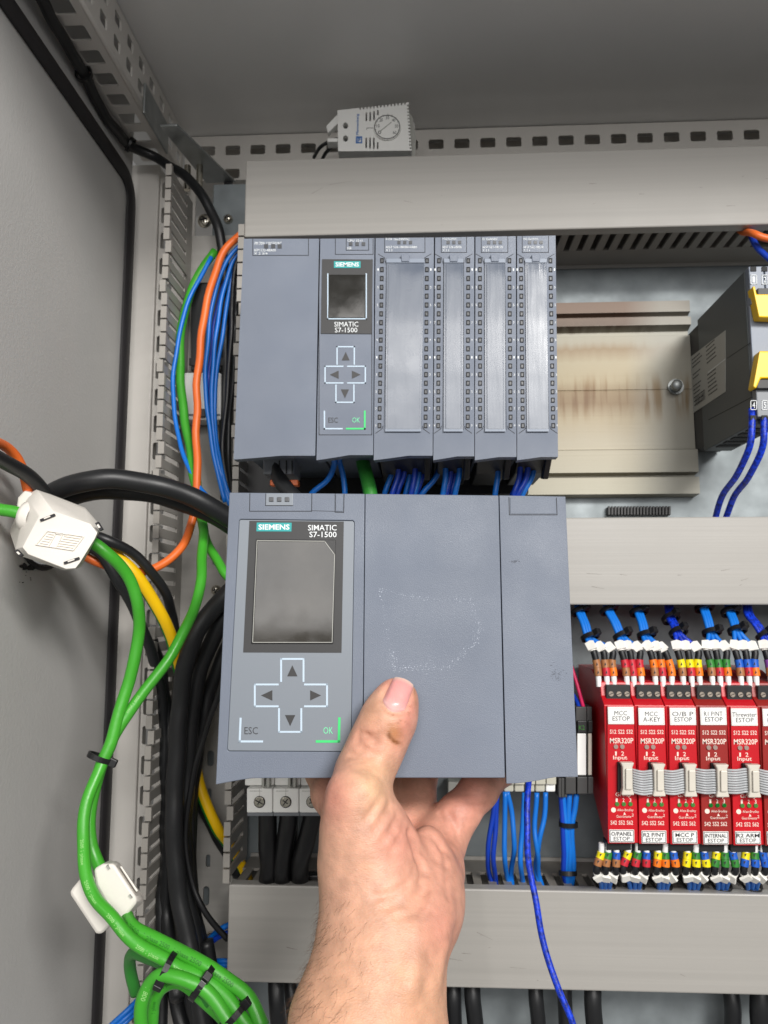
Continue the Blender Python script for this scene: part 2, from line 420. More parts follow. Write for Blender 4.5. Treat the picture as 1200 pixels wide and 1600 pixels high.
# ================================================================== THE CABINET
YP, YD, YB = .655, .58, .70            # mounting plate, trunking fronts, back frame
ZC = P(290, 213, YB).z; XR = P(290, 213, YB).x; XE = .74
ZRIDGE = P(300, 283, YB).z
XW = P(196, 600, .66).x
ZLO = 1.5 - .62
FS = Face((XW, 0, CAM.z), (0, 1, 0), (0, 0, 1))
single('ceiling', MB().box(-.30, XE, .12, .78, ZC, ZC + .003), 'ceiling_paint', 'grey painted sheet roof of the cabinet, above the thermostat', 'ceiling', kind='structure')
single('back_wall', MB().box(-.30, XE, .77, .775, ZLO, ZC - .001), 'ceiling_paint', 'grey sheet back of the cabinet behind the punched rail', 'wall', kind='structure')
# side wall with the cable hole and its gasket
hy, hz = FS.uv(68, 826)
hole = [(hy + .036 * math.cos(a), hz + .0275 * math.sin(a)) for a in [2 * math.pi * i / 28 for i in range(28)]]
ZG = FS.uv(97, 133)[1]; YG = FS.uv(190, 600)[0]
mb = MB().plate(FS, [(.17, ZLO - CAM.z), (YG + .004, ZLO - CAM.z), (YG + .004, ZC - CAM.z - .002), (.17, ZC - CAM.z - .002)], [hole], -.0016, 0, px=False)
wall = single('side_wall', mb, 'steel_paint', 'pale grey painted steel side panel with a rough cable hole', 'wall', kind='structure')
path = [(.17, ZG), (YG - .022, ZG)] + [(YG - .022 + .022 * math.sin(a), ZG - .022 + .022 * math.cos(a)) for a in [R(x) for x in range(15, 90, 15)]] + [(YG, ZG - .022), (YG, ZLO - CAM.z)]
def strip(path, wd, F, prof):
    rings = []
    for i, p in enumerate(path):
        a = Vector(path[max(i - 1, 0)]); b = Vector(path[min(i + 1, len(path) - 1)]); t = (b - a).normalized(); nn = Vector((-t.y, t.x))
        rings.append([F.w(p[0] + nn.x * o * wd, p[1] + nn.y * o * wd, d) for o, d in prof])
    return rings
part('gasket', MB().loft(strip(path, .0075, FS, [(-1, .0003), (-1, .0022), (-.6, .0045), (.6, .0045), (1, .0022), (1, .0003)])), 'rubber', wall, smooth='auto')
rim = MB(); rim.loft([[FS.w(hy + (.0365 + a) * math.cos(t), hz + (.028 + a) * math.sin(t), b) for a, b in ((0, -.0012), (.0016, .0006), (-.001, .0026), (-.0028, .0006))] for t in [2 * math.pi * i / 36 for i in range(37)]], cap=False)
part('hole_grommet', rim, 'rubber', wall, smooth=True)
# torn edge and swarf under the hole
ry = random.Random(3); sw = MB()
for k in range(44):
    a, b = FS.uv(*((ry.gauss(48, 8), ry.gauss(887, 2.0)) if k < 38 else (ry.gauss(42, 12), ry.gauss(905, 14)))); s_ = ry.uniform(.0004, .0022) if k < 38 else ry.uniform(.0003, .0006)
    pts = [(a + s_ * ry.uniform(.5, 1.3) * 1.5 * math.cos(t), b + s_ * ry.uniform(.5, 1.2) * math.sin(t) * .7) for t in [2 * math.pi * i / 6 for i in range(6)]]
    sw.plate(FS, pts, (), .0001, ry.uniform(.0003, .0012), px=False)
part('chipped_edge', sw, 'dark_gap', wall, kind='stuff')
single('side_wall', MB().box(XE - .002, XE - .0005, .17, .769, ZLO, ZC - .002), 'steel_paint', 'pale grey painted far side panel of the cabinet, beyond the relays', 'wall', kind='structure')
# ------------------------------------------------------------------ punched frame rails
def rnd(u0, v0, u1, v1, r=.0012):
    return [(u0 + r, v0), (u1 - r, v0), (u1, v0 + r), (u1, v1 - r), (u1 - r, v1), (u0 + r, v1), (u0, v1 - r), (u0, v0 + r)]
def circ(u, v, r, n=10): return [(u + r * math.cos(2 * math.pi * i / n), v + r * math.sin(2 * math.pi * i / n)) for i in range(n)]
def punched(mb, F, u0, u1, v0, v1, rows, first, th=.0016, pitch=.025, hw=.0073, hh=.005, rr=.0026):
    """tile of punched sheet per 25 mm: a rounded slot and a round hole per row"""
    c = first - pitch * math.ceil((first - u0) / pitch) + pitch * .25
    while c < u1:
        a, b = max(u0, c - pitch * .75), min(u1, c + pitch * .25); holes = []
        for v, h2, round_ in rows:
            su = c - pitch * .25
            if su - hw > a + .001 and su + hw < b - .001: holes.append(rnd(su - hw, v - h2, su + hw, v + h2))
            cu = c - pitch * .75 + pitch * 0.0 + rr + .0006
            if round_ and su - pitch * .5 - rr > a + .0004: holes.append(circ(su - pitch * .5, v, rr * .85))
            if False and su + hw < b - .001 and su - pitch * .5 - rr > a - pitch and cu + rr < su - hw: pass
        if b - a > .0005: mb.plate(F, [(a, v0), (b, v0), (b, v1), (a, v1)], holes, -th, 0, px=False)
        c += pitch
    return mb
FB = Face((0, YB, CAM.z), (1, 0, 0), (0, 0, 1))
r1, r2 = FB.uv(325, 236)[1], FB.uv(370, 271)[1]
back = thing('punched_rail', 'pale punched steel rail running across the back under the roof', 'rail', (XR, YB, ZRIDGE))
mb = punched(MB(), FB, XR, XE, ZRIDGE - CAM.z, ZC - CAM.z - .001, [(r1, .005, True), (r2, .005, True)], FB.uv(324.5, 236)[0])
part('web', mb, 'frame_paint', back)
part('flange', MB().box(XR, XE, YB + .0016, YB + .03, ZRIDGE, ZRIDGE + .0016), 'frame_paint', back)
part('rear_web', MB().box(XR, XE, YB + .022, YB + .0235, ZRIDGE + .0018, ZC - .001), 'frame_paint', back)
side = thing('punched_rail', 'pale punched steel rail running front to back along the cabinet roof corner', 'rail', (XR, .45, ZRIDGE))
F2 = Face((XR, 0, CAM.z), (0, 1, 0), (0, 0, 1)); F1 = Face((0, 0, ZRIDGE), (0, 1, 0), (1, 0, 0))
ha = F2.uv(180, 52); hb = F2.uv(152, 18)
mid = (ZRIDGE + ZC) / 2 - CAM.z; q1, q2 = ZRIDGE - CAM.z + .3 * (ZC - ZRIDGE), ZRIDGE - CAM.z + .72 * (ZC - ZRIDGE)
mb = punched(MB(), F2, .30, YB - .002, ZRIDGE - CAM.z, ZC - CAM.z - .001, [(q1, .005, True), (q2, .005, True)], F2.uv(204, 62)[0] , hw=.0062)
part('web', mb, 'frame_paint', side)
h1 = F1.uv(121.5, 52)
mb = punched(MB(), F1, .30, YB - .03, XW + .006, XR - .001, [(h1[1], .0078, True)], h1[0], hw=.0075, rr=.0032)
part('flange', mb, 'frame_paint', side)
part('rolled_edge', MB().tube([(XR - .001, .30, ZRIDGE + .0005), (XR - .001, YB - .002, ZRIDGE + .0005)], .0022, 10), 'frame_paint', side, smooth=True)
# upright frame post beside the open trunking
YF = .668
post = thing('frame_post', 'cream painted upright frame post with square holes beside the slotted trunking', 'post', (P(230, 900, YF).x, YF, ZLO))
FP = Face((0, YF, CAM.z), (1, 0, 0), (0, 0, 1)); FP2 = Face((0, YF + .003, CAM.z), (1, 0, 0), (0, 0, 1))
xa, xb, xc_ = P(209, 450, YF).x, P(242, 450, YF).x, P(300, 450, YF).x
part('outer_face', MB().box(xa - .02, xb, YF, YF + .02, ZLO, ZRIDGE - .001), 'frame_paint', post, bevel=.0012)
FV = Face((0, YF + .003, CAM.z), (0, 0, 1), (1, 0, 0))
FV.n = Vector((0, -1, 0))
hv = FP2.uv(250, 416)[1]; hu = FP2.uv(249, 416)[0]
mb = punched(MB(), FV, ZLO - CAM.z, ZRIDGE - CAM.z - .002, xb + .0005, xc_, [(hu + .006, .006, False)], hv, hw=.0078)
part('inner_face', mb, 'frame_paint', post)
# angle bracket fixed to the side rail, with two studs hanging under it
br = thing('corner_bracket', 'zinc angle bracket bolted to the punched side rail, over the black cable', 'bracket', P(300, 250, .64))
F3 = Face((0, 0, P(290, 236, .64).z), (0, 1, 0), (1, 0, 0))
z3 = F3.o.z
pl = [P(249, 222, .60), P(276, 216, .60), P(368, 292, .69), P(322, 292, .69)]
part('plate', MB().loft([[Vector((p.x, p.y, z3)) for p in pl], [Vector((p.x, p.y, z3 - .0022)) for p in pl]]), 'galv_plain', br, bevel=.0005)
a, b = P(244, 176, .60), P(275, 214, .66)
part('upright', MB().box(XR + .0006, XR + .0028, .585, .645, z3 + .0003, z3 + .028), 'galv_plain', br, bevel=.002)
for px in (293, 312):
    q = P(px, 270, .66); part('stud', MB().cyl(Vector((q.x, q.y, z3 - .0022)), Vector((q.x, q.y, z3 - .026)), .003, 10), 'nickel', br, smooth='auto')
q = P(357, 298, .69); part('clip', MB().box(q.x - .004, q.x + .004, q.y - .003, q.y + .003, z3 - .009, z3 - .0022), 'black', br, bevel=.001)
# ------------------------------------------------------------------ mounting plate
FPL = wall_face(YP)
xpl = P(316, 900, YP).x
plate_o = single('mounting_plate', MB().box(xpl, XE, YP, YP + .0025, ZLO, P(340, 288, YP).z), 'galv', 'galvanised steel mounting plate with a cloudy spangle finish, behind all the devices', 'panel', kind='structure', bevel=.0008)
for px, py, rp in ((320, 346, 12), (357, 343, 8), (338, 922, 8), (330, 1462, 7)):
    t = thing('panel_screw', {320: 'large domed screw beside the black cable, under the bracket', 357: 'small shiny screw beside the top trunking end', 338: 'shiny screw beside the controller edge, by the thick black cables', 330: 'shiny screw low in the open trunking beside blue wires'}[px], 'screw', P(px, py, YP - .001))
    fc = wall_face(YP - (.0105 if py > 800 else .0002)); mb = MB(); c = fc.q(px, py); rr = rp / 1200 * .65
    rings = [[c + Vector((rr * k * math.cos(2 * math.pi * i / 18), -h, rr * k * math.sin(2 * math.pi * i / 18))) for i in range(18)] for k, h in ((1, 0), (1, .001), (.9, .0026), (.6, .0038), (.2, .0043))]
    part('head', mb.loft(rings), 'nickel', t, smooth=True)
    f4 = Face(c + Vector((0, -.0043, 0)), (1, 0, .3), (-.3, 0, 1))
    s4 = MB().plate(f4, [(-rr * .5, -rr * .1), (rr * .5, -rr * .1), (rr * .5, rr * .1), (-rr * .5, rr * .1)], (), -.001, .0003, px=False).plate(f4, [(-rr * .1, -rr * .5), (rr * .1, -rr * .5), (rr * .1, rr * .5), (-rr * .1, rr * .5)], (), -.001, .00035, px=False)
    part('recess', s4, 'dark_gap', t)
# ------------------------------------------------------------------ trunking
def trunking(label, x0, x1, z0, z1, below=None, above=None, ends=()):
    """closed slotted trunking: cover, root strips and one finger per slot on each side that shows"""
    t = thing('wire_duct', label, 'trunking', (x0, YP, z0), 'closed wire trunking across the plate')
    c = MB(); c.box(x0, x1, YD, YD + .0022, z0, z1)
    part('cover', c, 'duct', t, bevel=.0011, smooth=False)
    l = MB(); l.box(x0 + .0006, x1, YD + .0024, YD + .011, z0 + .0004, z0 + .0022); l.box(x0 + .0006, x1, YD + .0024, YD + .011, z1 - .0022, z1 - .0004)
    part('cover_lip', l, 'duct', t)
    part('floor', MB().box(x0, x1, YP - .0032, YP - .0012, z0, z1), 'duct', t)
    for zz, rng in ((z0 + .0024, below), (z1 - .0044, above)):
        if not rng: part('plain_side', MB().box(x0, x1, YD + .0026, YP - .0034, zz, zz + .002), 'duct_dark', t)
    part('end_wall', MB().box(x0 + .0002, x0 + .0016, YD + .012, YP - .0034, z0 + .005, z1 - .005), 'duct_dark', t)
    me = None
    for zz, rng in ((z0 + .0026, below), (z1 - .0046, above)):
        if not rng: continue
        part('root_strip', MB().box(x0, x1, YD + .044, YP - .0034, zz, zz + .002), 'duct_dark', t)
        n = int((rng[1] - rng[0]) / .011)
        for i in range(n):
            if me is None:
                mb = MB().loft([[(-.0034, YD + .0035, k), (.0034, YD + .0035, k), (.0034, YD + .008, k), (.0029, YD + .010, k), (.0031, YD + .0438, k), (-.0031, YD + .0438, k), (-.0029, YD + .010, k), (-.0034, YD + .008, k)] for k in (0, .002)])
                me = mesh('finger', mb, 'duct_dark', Matrix.Identity(4))
            o = bpy.data.objects.new('finger', me); col.objects.link(o); o.parent = t
            o.location = Vector((rng[0] + (i + .5) * .011, 0, zz)) - Vector((x0, YP, z0))
    return t
X0D = P(383, 300, YD).x
zt1, zt0 = P(800, 238.5, YD).z, P(800, 360, YD).z
trunking('wide grey trunking cover across the top, below the punched rail', X0D, XE, zt0, zt1, below=(X0D, P(1230, 360, YD).x), )
zm1, zm0 = P(1040, 808, YD).z, P(1040, 945, YD).z
trunking('grey trunking across the middle, above the red relays', P(352, 870, YD).x, XE, zm0, zm1)
zb1, zb0 = P(780, 1390, YD).z, P(780, 1545, YD).z
trunking('wide grey trunking along the bottom, under the red relays', P(357, 1400, YD).x, XE, zb0, zb1, above=(P(357, 1400, YD).x, P(1230, 1390, YD).x))
# open upright trunking: two walls of fingers with T heads and a base with oval holes
XL, XRW = P(258, 400, YD).x, P(375, 400, YD).x
vt = thing('wire_duct', 'tall open slotted trunking without cover, full of cables', 'trunking', (XL, YP, ZLO))
FBASE = wall_face(YP - .0105); holes = []
for px, py, w_, h_ in ((333, 1095, 9, 22), (329, 1185, 11, 24), (327, 1240, 7, 16), (325, 1345, 7, 18), (322, 1400, 10, 28), (336, 872, 8, 22)):
    u, v = FBASE.uv(px, py); a, b = w_ / 2 * .645 / 1200, h_ / 2 * .645 / 1200
    holes.append([(u + a * math.cos(t), v + (b - a) * (1 if math.sin(t) > 0 else -1) + a * math.sin(t)) for t in [2 * math.pi * (i + .5) / 14 for i in range(14)]])
ztop = P(262, 256, YD).z - CAM.z
part('base', MB().plate(FBASE, [(XL, ZLO - CAM.z), (XRW, ZLO - CAM.z), (XRW, ztop - .03), (XL, ztop - .03)], holes, -.002, 0, px=False), 'duct', vt)
def finger_mesh(n_):
    mb = MB(); mb.loft([[(k, YD, -.0048), (k, YD + .0055, -.0048), (k, YD + .0062, -.0036), (k, YD + .047, -.0036), (k, YD + .047, .0036), (k, YD + .0062, .0036), (k, YD + .0055, .0048), (k, YD, .0048)] for k in (0, .0016)])
    mb.box(-.0016, .0032, YD - .0012, YD + .0028, -.0048, .0048)
    return mesh(n_, mb, 'finger', Matrix.Identity(4))
fm = finger_mesh('finger')
for xx, za, zb_ in ((XL, P(262, 256, YD).z, P(250, 1640, YD).z), (XRW, P(375, 350, YD).z, P(345, 1380, YD).z)):
    part('root_strip', MB().box(xx, xx + .0016, YD + .0472, YP - .0128, zb_, za), 'finger', vt)
    k = 0; rr = random.Random(5)
    while za - k * .011 > zb_:
        o = bpy.data.objects.new('finger', fm); col.objects.link(o); o.parent = vt
        o.location = Vector((xx, 0, za - k * .011 - .0055)) - Vector((XL, YP, ZLO))
        if rr.random() < .10: o.location.x += rr.choice((-.0016, .0018))
        k += 1
# ------------------------------------------------------------------ zinc profile rail behind the rack
FR = wall_face(YP - .014)
xr0, xr1 = P(372, 600, YP).x, P(1078, 640, YP).x
rz = lambda py, Y=YP - .014: P(970, py, Y).z
prof = [(YP - .0008, rz(470)), (YP - .012, rz(470)), (YP - .012, rz(487)), (YP - .006, rz(490)), (YP - .006, rz(494)), (YP - .013, rz(496)), (YP - .013, rz(508)), (YP - .004, rz(513)),
        (YP - .004, rz(519)), (YP - .0085, rz(522)), (YP - .0085, rz(606)), (YP - .0079, rz(606.6)), (YP - .0079, rz(608)), (YP - .0085, rz(608.6)), (YP - .0085, rz(700)), (YP - .0135, rz(703)), (YP - .0135, rz(738)), (YP - .004, rz(740)), (YP - .004, rz(744)), (YP - .014, rz(746)), (YP - .014, rz(772)), (YP - .0008, rz(774))]
rail = thing('mounting_rail', 'broad ribbed metal rail with painted-in brown reflections and stain streaks between the rack and the yellow-tab relay', 'rail', (xr0, YP, rz(774)), M=Matrix.Translation((xr1, YP, rz(774))))
part('profile', MB().loft([[(x, y, z) for y, z in prof] for x in (xr0, xr1)]), 'rail_painted_reflection', rail)
mb = MB(); c = P(1055, 605, YP - .009)
mb.cyl(c, c + Vector((0, -.002, 0)), .0066, 20); part('washer', mb, 'galv_plain', rail, smooth='auto')
part('bolt', MB().cyl(c + Vector((0, -.002, 0)), c + Vector((-.002, -.011, -.001)), .0046, 16).ellipsoid(c + Vector((-.002, -.011, -.001)), .0046, .003, .0046), 'galv_plain', rail, smooth='auto')
# ribbed black strip on the plate above the middle trunking
FK = wall_face(YP - .004); st = thing('ribbed_strip', 'short black ribbed strip on the plate above the middle trunking', 'strip', P(1000, 806, YP))
part('bar', MB().prect(FK, 948, 793, 1048, 804, -.003, 0), 'black', st)
for k in range(20):
    x = 949 + k * 4.95; part('rib', MB().prect(FK, x, 791.5, x + 3.2, 805.5, .0001, .003), 'black', st, bevel=.0004)

# handling marks on the three closed covers
rs = random.Random(17)
for dct in [o for o in col.objects if o.name.startswith('wire_duct') and o.get('group')]:
    z_lo = dct.location.z; mbs = MB(); fd = wall_face(YD); hh_ = .045
    for k in range(16):
        u = rs.uniform(dct.location.x + .03, dct.location.x + .50); v = z_lo - CAM.z + rs.uniform(.006, hh_); L_ = abs(rs.gauss(0, .006)) + .0012; a = rs.gauss(0, .25); wd = rs.uniform(.00008, .00022)
        mbs.plate(fd, [(u, v - wd), (u + L_ * math.cos(a), v + L_ * math.sin(a) - wd * .3), (u + L_ * math.cos(a), v + L_ * math.sin(a) + wd * .3), (u, v + wd)], (), .00002, .00006, px=False)
    part('scuff', mbs, 'cover_scuff', dct, kind='stuff')
# ================================================================== THE RACK
YK = .495; FK_ = wall_face(YK)
def front_outline(tl, tr, br, bl, k=.58):
    """front cover outline with the swept lower lip"""
    yb = br[1]; xm = bl[0] + (br[0] - bl[0]) * k; pts = [tl, bl]
    for i in range(1, 8):
        t = i / 8; pts.append((bl[0] + (xm - bl[0]) * t, bl[1] + (yb - bl[1]) * (t ** 1.35 * .35 + .65 * t)))
    return pts + [(xm, yb), br, tr]
def rack_module(name, label, tl, tr, br, bl, cat='module', group='modules of the mounted rack'):
    c = FK_.q((bl[0] + br[0]) / 2, bl[1]); t = thing(name, label, cat, (c.x, YK + .12, c.z), group)
    x0, x1 = FK_.uv(tl[0], 545)[0], FK_.uv(tr[0], 545)[0]
    x0, x1 = FK_.uv((tl[0] + bl[0]) / 2, 545)[0] + .0005, FK_.uv((tr[0] + br[0]) / 2, 545)[0] - .0005
    z0, z1 = FK_.q(tl[0], 700).z, FK_.q(tl[0], tl[1]).z - .0004
    part('body', MB().box(x0, x1, YK + .0092, YK + .143, z0, z1), 'plc_back', t, bevel=.0006)
    part('front_cover', MB().plate(FK_, front_outline(tl, tr, br, bl), (), -.009, 0), 'plc', t, bevel=.0006)
    return t
def outline(t, x0, y0, x1, y1, lines=('t', 'b', 'l', 'r'), w=.9, name='panel_groove', m='dark_gap', d=.0001):
    mb = MB(); e = dict(t=[(x0, y0), (x1, y0)], b=[(x0, y1), (x1, y1)], l=[(x0, y0), (x0, y1)], r=[(x1, y0), (x1, y1)])
    for k in lines: mb.pline(FK_, e[k], w, -.0002, d)
    return part(name, mb, m, t)
def leds(t, xs, y, s=3.2):
    for x in xs: part('status_light', MB().prect(FK_, x - s, y - s, x + s, y + s, -.0002, .0004), 'led_dark', t)
pm = rack_module('power_module', 'plain grey power module at the end of the rack, beside the cable trunking', (381, 373), (498.5, 373), (492.5, 712), (365, 718))
outline(pm, 395, 373, 482, 399, 'blr'); leds(pm, (416, 427, 437), 385)
part('lettering', MB().text(FK_, 'PM 70W 120/230VAC', 398, 378, 440, 383, .0002).text(FK_, '6EP1332-4BA00', 397, 389, 431, 393, .0002).text(FK_, 'X 2 3/4', 397, 394.5, 418, 398, .0002), 'white_print', pm, smooth='print')
cpu = rack_module('controller_module', 'mounted rack controller with a small screen and arrow keys', (500.5, 373), (585, 372), (583, 711), (494.5, 719))
outline(cpu, 524, 373, 583, 397.5, 'lbr'); outline(cpu, 541, 373, 576, 391, 'blr'); leds(cpu, (548, 558, 568), 381.5, 2.8)
part('lettering', MB().text(FK_, 'CPU 1511', 543, 374.5, 566, 378, .0002).text(FK_, 'X50', 542, 386, 549, 390, .0002), 'white_print', cpu, smooth='print')
part('bezel', MB().plate(FK_, [(503.5, 405.5), (501.5, 521.5), (580.5, 522), (582.5, 406)], (), -.0002, .0006), 'bezel', cpu)
badge = part('badge', MB().plate(FK_, [(522, 409), (522, 419.5), (563.5, 419.5), (563.5, 409)], (), .0005, .0009), 'teal', cpu)
part('brand_lettering', MB().text(FK_, 'SIEMENS', 524.5, 410.8, 561, 417.6, .001, bold=.02), 'white_print', badge, smooth='print')
cpu_screen = part('screen', MB().plate(FK_, [(514, 430), (512.5, 498), (571, 498), (572, 430)], (), .0004, .0012), 'screen', cpu, bevel=.0004)
outline(cpu, 512.5, 429, 572.5, 499, 'lrb', 1.8, 'screen_rim', 'pale_line', .0011)
part('model_lettering', MB().text(FK_, 'SIMATIC', 522.5, 503.4, 560, 511, .0008).text(FK_, 'S7-1500', 523.5, 512.6, 558.5, 520, .0008), 'white_print', cpu, smooth='print')
mb = MB(); g = []
outline(cpu, 498.5, 405, 581, 679.5, 'lrb', 1.0)
def keypad(t, F, up, left, right, down, lw, d, dd=.00015):
    def b3(r, open_):
        x0, y0, x1, y1 = r; c = dict(b=[(x0, y1), (x0, y0), (x1, y0), (x1, y1)], r=[(x1, y0), (x0, y0), (x0, y1), (x1, y1)], l=[(x0, y0), (x1, y0), (x1, y1), (x0, y1)], t=[(x0, y0), (x0, y1), (x1, y1), (x1, y0)])
        return MB().pline(F, c[open_], lw, d, d + dd)
    for r, o_ in ((up, 'b'), (left, 'r'), (right, 'l'), (down, 't')): part('key_outline', b3(r, o_), 'pale_line', t)
    for r, dr in ((up, (0, -1)), (left, (-1, 0)), (right, (1, 0)), (down, (0, 1))):
        cx, cy = (r[0] + r[2]) / 2, (r[1] + r[3]) / 2; s_ = (r[2] - r[0]) * .23
        if dr[0] == 0: cy += (r[3] - r[1]) * .02
        px_, py_ = dr; a = [(cx + px_ * s_, cy + py_ * s_), (cx - px_ * s_ * 1.15 - py_ * s_, cy - py_ * s_ * 1.15 + px_ * s_), (cx - px_ * s_ * 1.15 + py_ * s_, cy - py_ * s_ * 1.15 - px_ * s_)]
        part('arrow', MB().plate(F, a, (), d, d + dd), 'bezel', t)
keypad(cpu, FK_, (526.7, 542, 553.6, 569), (508, 572.5, 535.7, 598.5), (543.4, 572.5, 570.8, 598.5), (525, 602, 553, 628.7), 2.0, .0001)
part('escape_key', MB().pline(FK_, [(507, 643), (507, 670), (534.4, 670)], 2.2, .0001, .0003), 'pale_line', cpu)
part('enter_key', MB().pline(FK_, [(542, 670), (570, 670), (570, 643)], 2.6, .0001, .0003), 'green_line', cpu)
part('key_lettering', MB().text(FK_, 'ESC', 513, 652.5, 528, 660.5, .0003), 'dark_print', cpu, smooth='print')
part('key_lettering', MB().text(FK_, 'OK', 550.5, 652.5, 562.5, 660.5, .0003), 'green_text', cpu, smooth='print')
IO = [((587, 372), (678, 371), (676, 712), (584, 719), (597, 593), (667.3, 665), (604, 663, 602, 658), (601, 664), ('F-DI 16x24VDC', '6ES7 526-1BH00-0AB0'), 'wider rack terminal module next to the controller with the small screen'),
      ((680, 371), (741, 370), (741, 713), (677, 719), (686, 684.7), (731.7, 731), (693.7, 724, 693, 723.5), (689.5, 729), ('F-DQ 8x24VDC', '6ES7 526-2BF00'), 'narrow rack terminal module standing next to the wider one'),
      ((743, 370), (806, 369), (807, 714), (742, 719), (750, 750.3), (796, 798), (757, 788.8, 757.5, 789.5), (752, 793.5), ('DI 32x24VDC', '6ES7 521-1BL10'), 'middle one of the three narrow rack terminal modules'),
      ((808, 369), (868, 368), (872, 714), (808, 719), (814, 817), (860, 864.5), (820, 853.5, 823, 857), (816, 857), ('DQ 32x24VDC', '6ES7 522-1BL10'), 'last narrow rack terminal module, with the bare brown-banded rail beside it')]
for tl, tr, br, bl, lc, rc, cv, lb, tx, lab in IO:
    t = rack_module('terminal_module', lab, tl, tr, br, bl)
    outline(t, lb[0], 369, lb[1], 394.5, 'blr', .9); m_ = (lb[0] + lb[1]) / 2; leds(t, (m_ - 9, m_, m_ + 9), 379, 2.5)
    for tt_ in ((tx[0], lb[0] + 2, 372, lb[0] + (lb[1] - lb[0]) * .62, 375.6), (tx[1], lb[0] + 2, 384.5, lb[0] + (lb[1] - lb[0]) * .8, 388), ('X 2 3', lb[0] + 2, 389.5, lb[0] + 12, 393)): part('lettering', MB().text(FK_, *tt_, .0002), 'white_print', t, smooth='print')
    win = MB(); ins = MB(); dig = MB()
    for k in range(20):
        f = k / 19; y = 407.5 + f * 257.5 + 2 * math.sin(f * 3.1)
        for c, side_ in ((lc, -1), (rc, 1)):
            x = c[0] + (c[1] - c[0]) * f
            win.plate(FK_, [(x - 2.8, y - 3.8), (x - 2.8, y + 3.8), (x + 2.8, y + 3.8), (x + 2.8, y - 3.8)], [[(x - 1.6, y - 2.5), (x + 1.6, y - 2.5), (x + 1.6, y + 2.5), (x - 1.6, y + 2.5)]], -.0002, .0005)
            ins.prect(FK_, x - 1.5, y - 2.4, x + 1.5, y + 2.4, -.0002, .0002)
            if k % 2: dig.text(FK_, str(k % 10), x + side_ * 6 - 1, y - 1.8, x + side_ * 6 + 1, y + 1.8, .0002)
    part('indicator_frame', win, 'dark_gap', t, kind='stuff'); part('indicator_window', ins, 'led_dark', t, kind='stuff'); part('number_print', dig, 'white_print', t, smooth='print')
    a, b, c, d = cv
    lc_ = part('label_cover', MB().plate(FK_, [(a, 406), (c, 675), (d, 675), (b, 406)], (), -.0002, .0011), 'label_cover', t, bevel=.0005)
    w3 = (b - a) / 3.6
    fold = MB(); fold.plate(FK_, [(a + 3, 414), (c + 3, 672), (d - 3, 672), (b - 3, 414)], (), .001, .0016)
    part('label_strip', fold, 'label_cover', lc_, bevel=.0004)
    part('label_edge', MB().plate(FK_, [(a, 406), (a, 412), (b, 412), (b, 406)], (), .0011, .0017).plate(FK_, [(c, 671), (c, 675), (d, 675), (d, 671)], (), .0011, .0016), 'cover_edge', lc_)
    part('door_latch', MB().plate(FK_, [((a + b) / 2 - 7, 400), ((a + b) / 2 - 6, 411), ((a + b) / 2 + 6, 411), ((a + b) / 2 + 7, 400)], (), 0, .0024), 'plc', t, bevel=.0004)
    gr = MB()
    for s_, xx in ((1, (lc[0] - 6, lc[1] - 6)), (-1, (rc[0] + 6, rc[1] + 6))):
        gr.pline(FK_, [(xx[0], 397), (xx[0] + s_ * 10, 403), (xx[0] + s_ * 11, 410)], .8, -.0002, .0001)
        gr.pline(FK_, [(xx[1] + s_ * 11, 666), (xx[1] + s_ * 10, 670), (xx[1], 677)], .9, -.0002, .0001)
        gr.pline(FK_, [(lc[0] + (7 if s_ > 0 else 0) if s_ > 0 else rc[0] - 7, 404), (lc[1] + 7 if s_ > 0 else rc[1] - 7, 672)], .6, -.0002, .0001)
    part('panel_groove', gr, 'dark_gap', t)
    # wiring connector hanging behind the lip, black
    x0, x1 = FK_.uv(bl[0], 545)[0] + .002, FK_.uv(br[0], 545)[0] - .002
    zt, zb2 = P(700, 700, .51).z, P(700, 735, .53).z
    part('wiring_connector', MB().loft([[(x0, .506, zt), (x1, .506, zt), (x1, .60, zt), (x0, .60, zt)], [(x0 + .001, .545, zb2), (x1 - .001, .545, zb2), (x1 - .001, .60, zb2), (x0 + .001, .60, zb2)]]), 'black', t, bevel=.001)
    part('strain_relief', MB().loft([[(x1 - .004, .506, zt), (x1, .506, zt), (x1, .53, zt), (x1 - .004, .53, zt)], [(x1 - .004, .535, zb2 - .006), (x1, .535, zb2 - .006), (x1, .545, zb2 - .004), (x1 - .004, .545, zb2 - .004)]]), 'black', t, bevel=.0006)
# plugs under the power module
FQ = wall_face(.53)
t = thing('power_plug', 'grey ribbed power plug with orange levers under the plain power module', 'plug', FQ.q(433, 748))
part('housing', MB().prect(FQ, 411, 700, 459, 741, -.03, 0), 'grey_plastic', t, bevel=.001)
for x in (436, 447, 456): part('rib', MB().prect(FQ, x, 720, x + 1.5, 740, .0001, .0012), 'dark_gap', t)
for x in (420, 451): part('lever', MB().prect(FQ, x, 748, x + 13, 757, -.012, -.004), 'orange_cable', t, bevel=.0006)
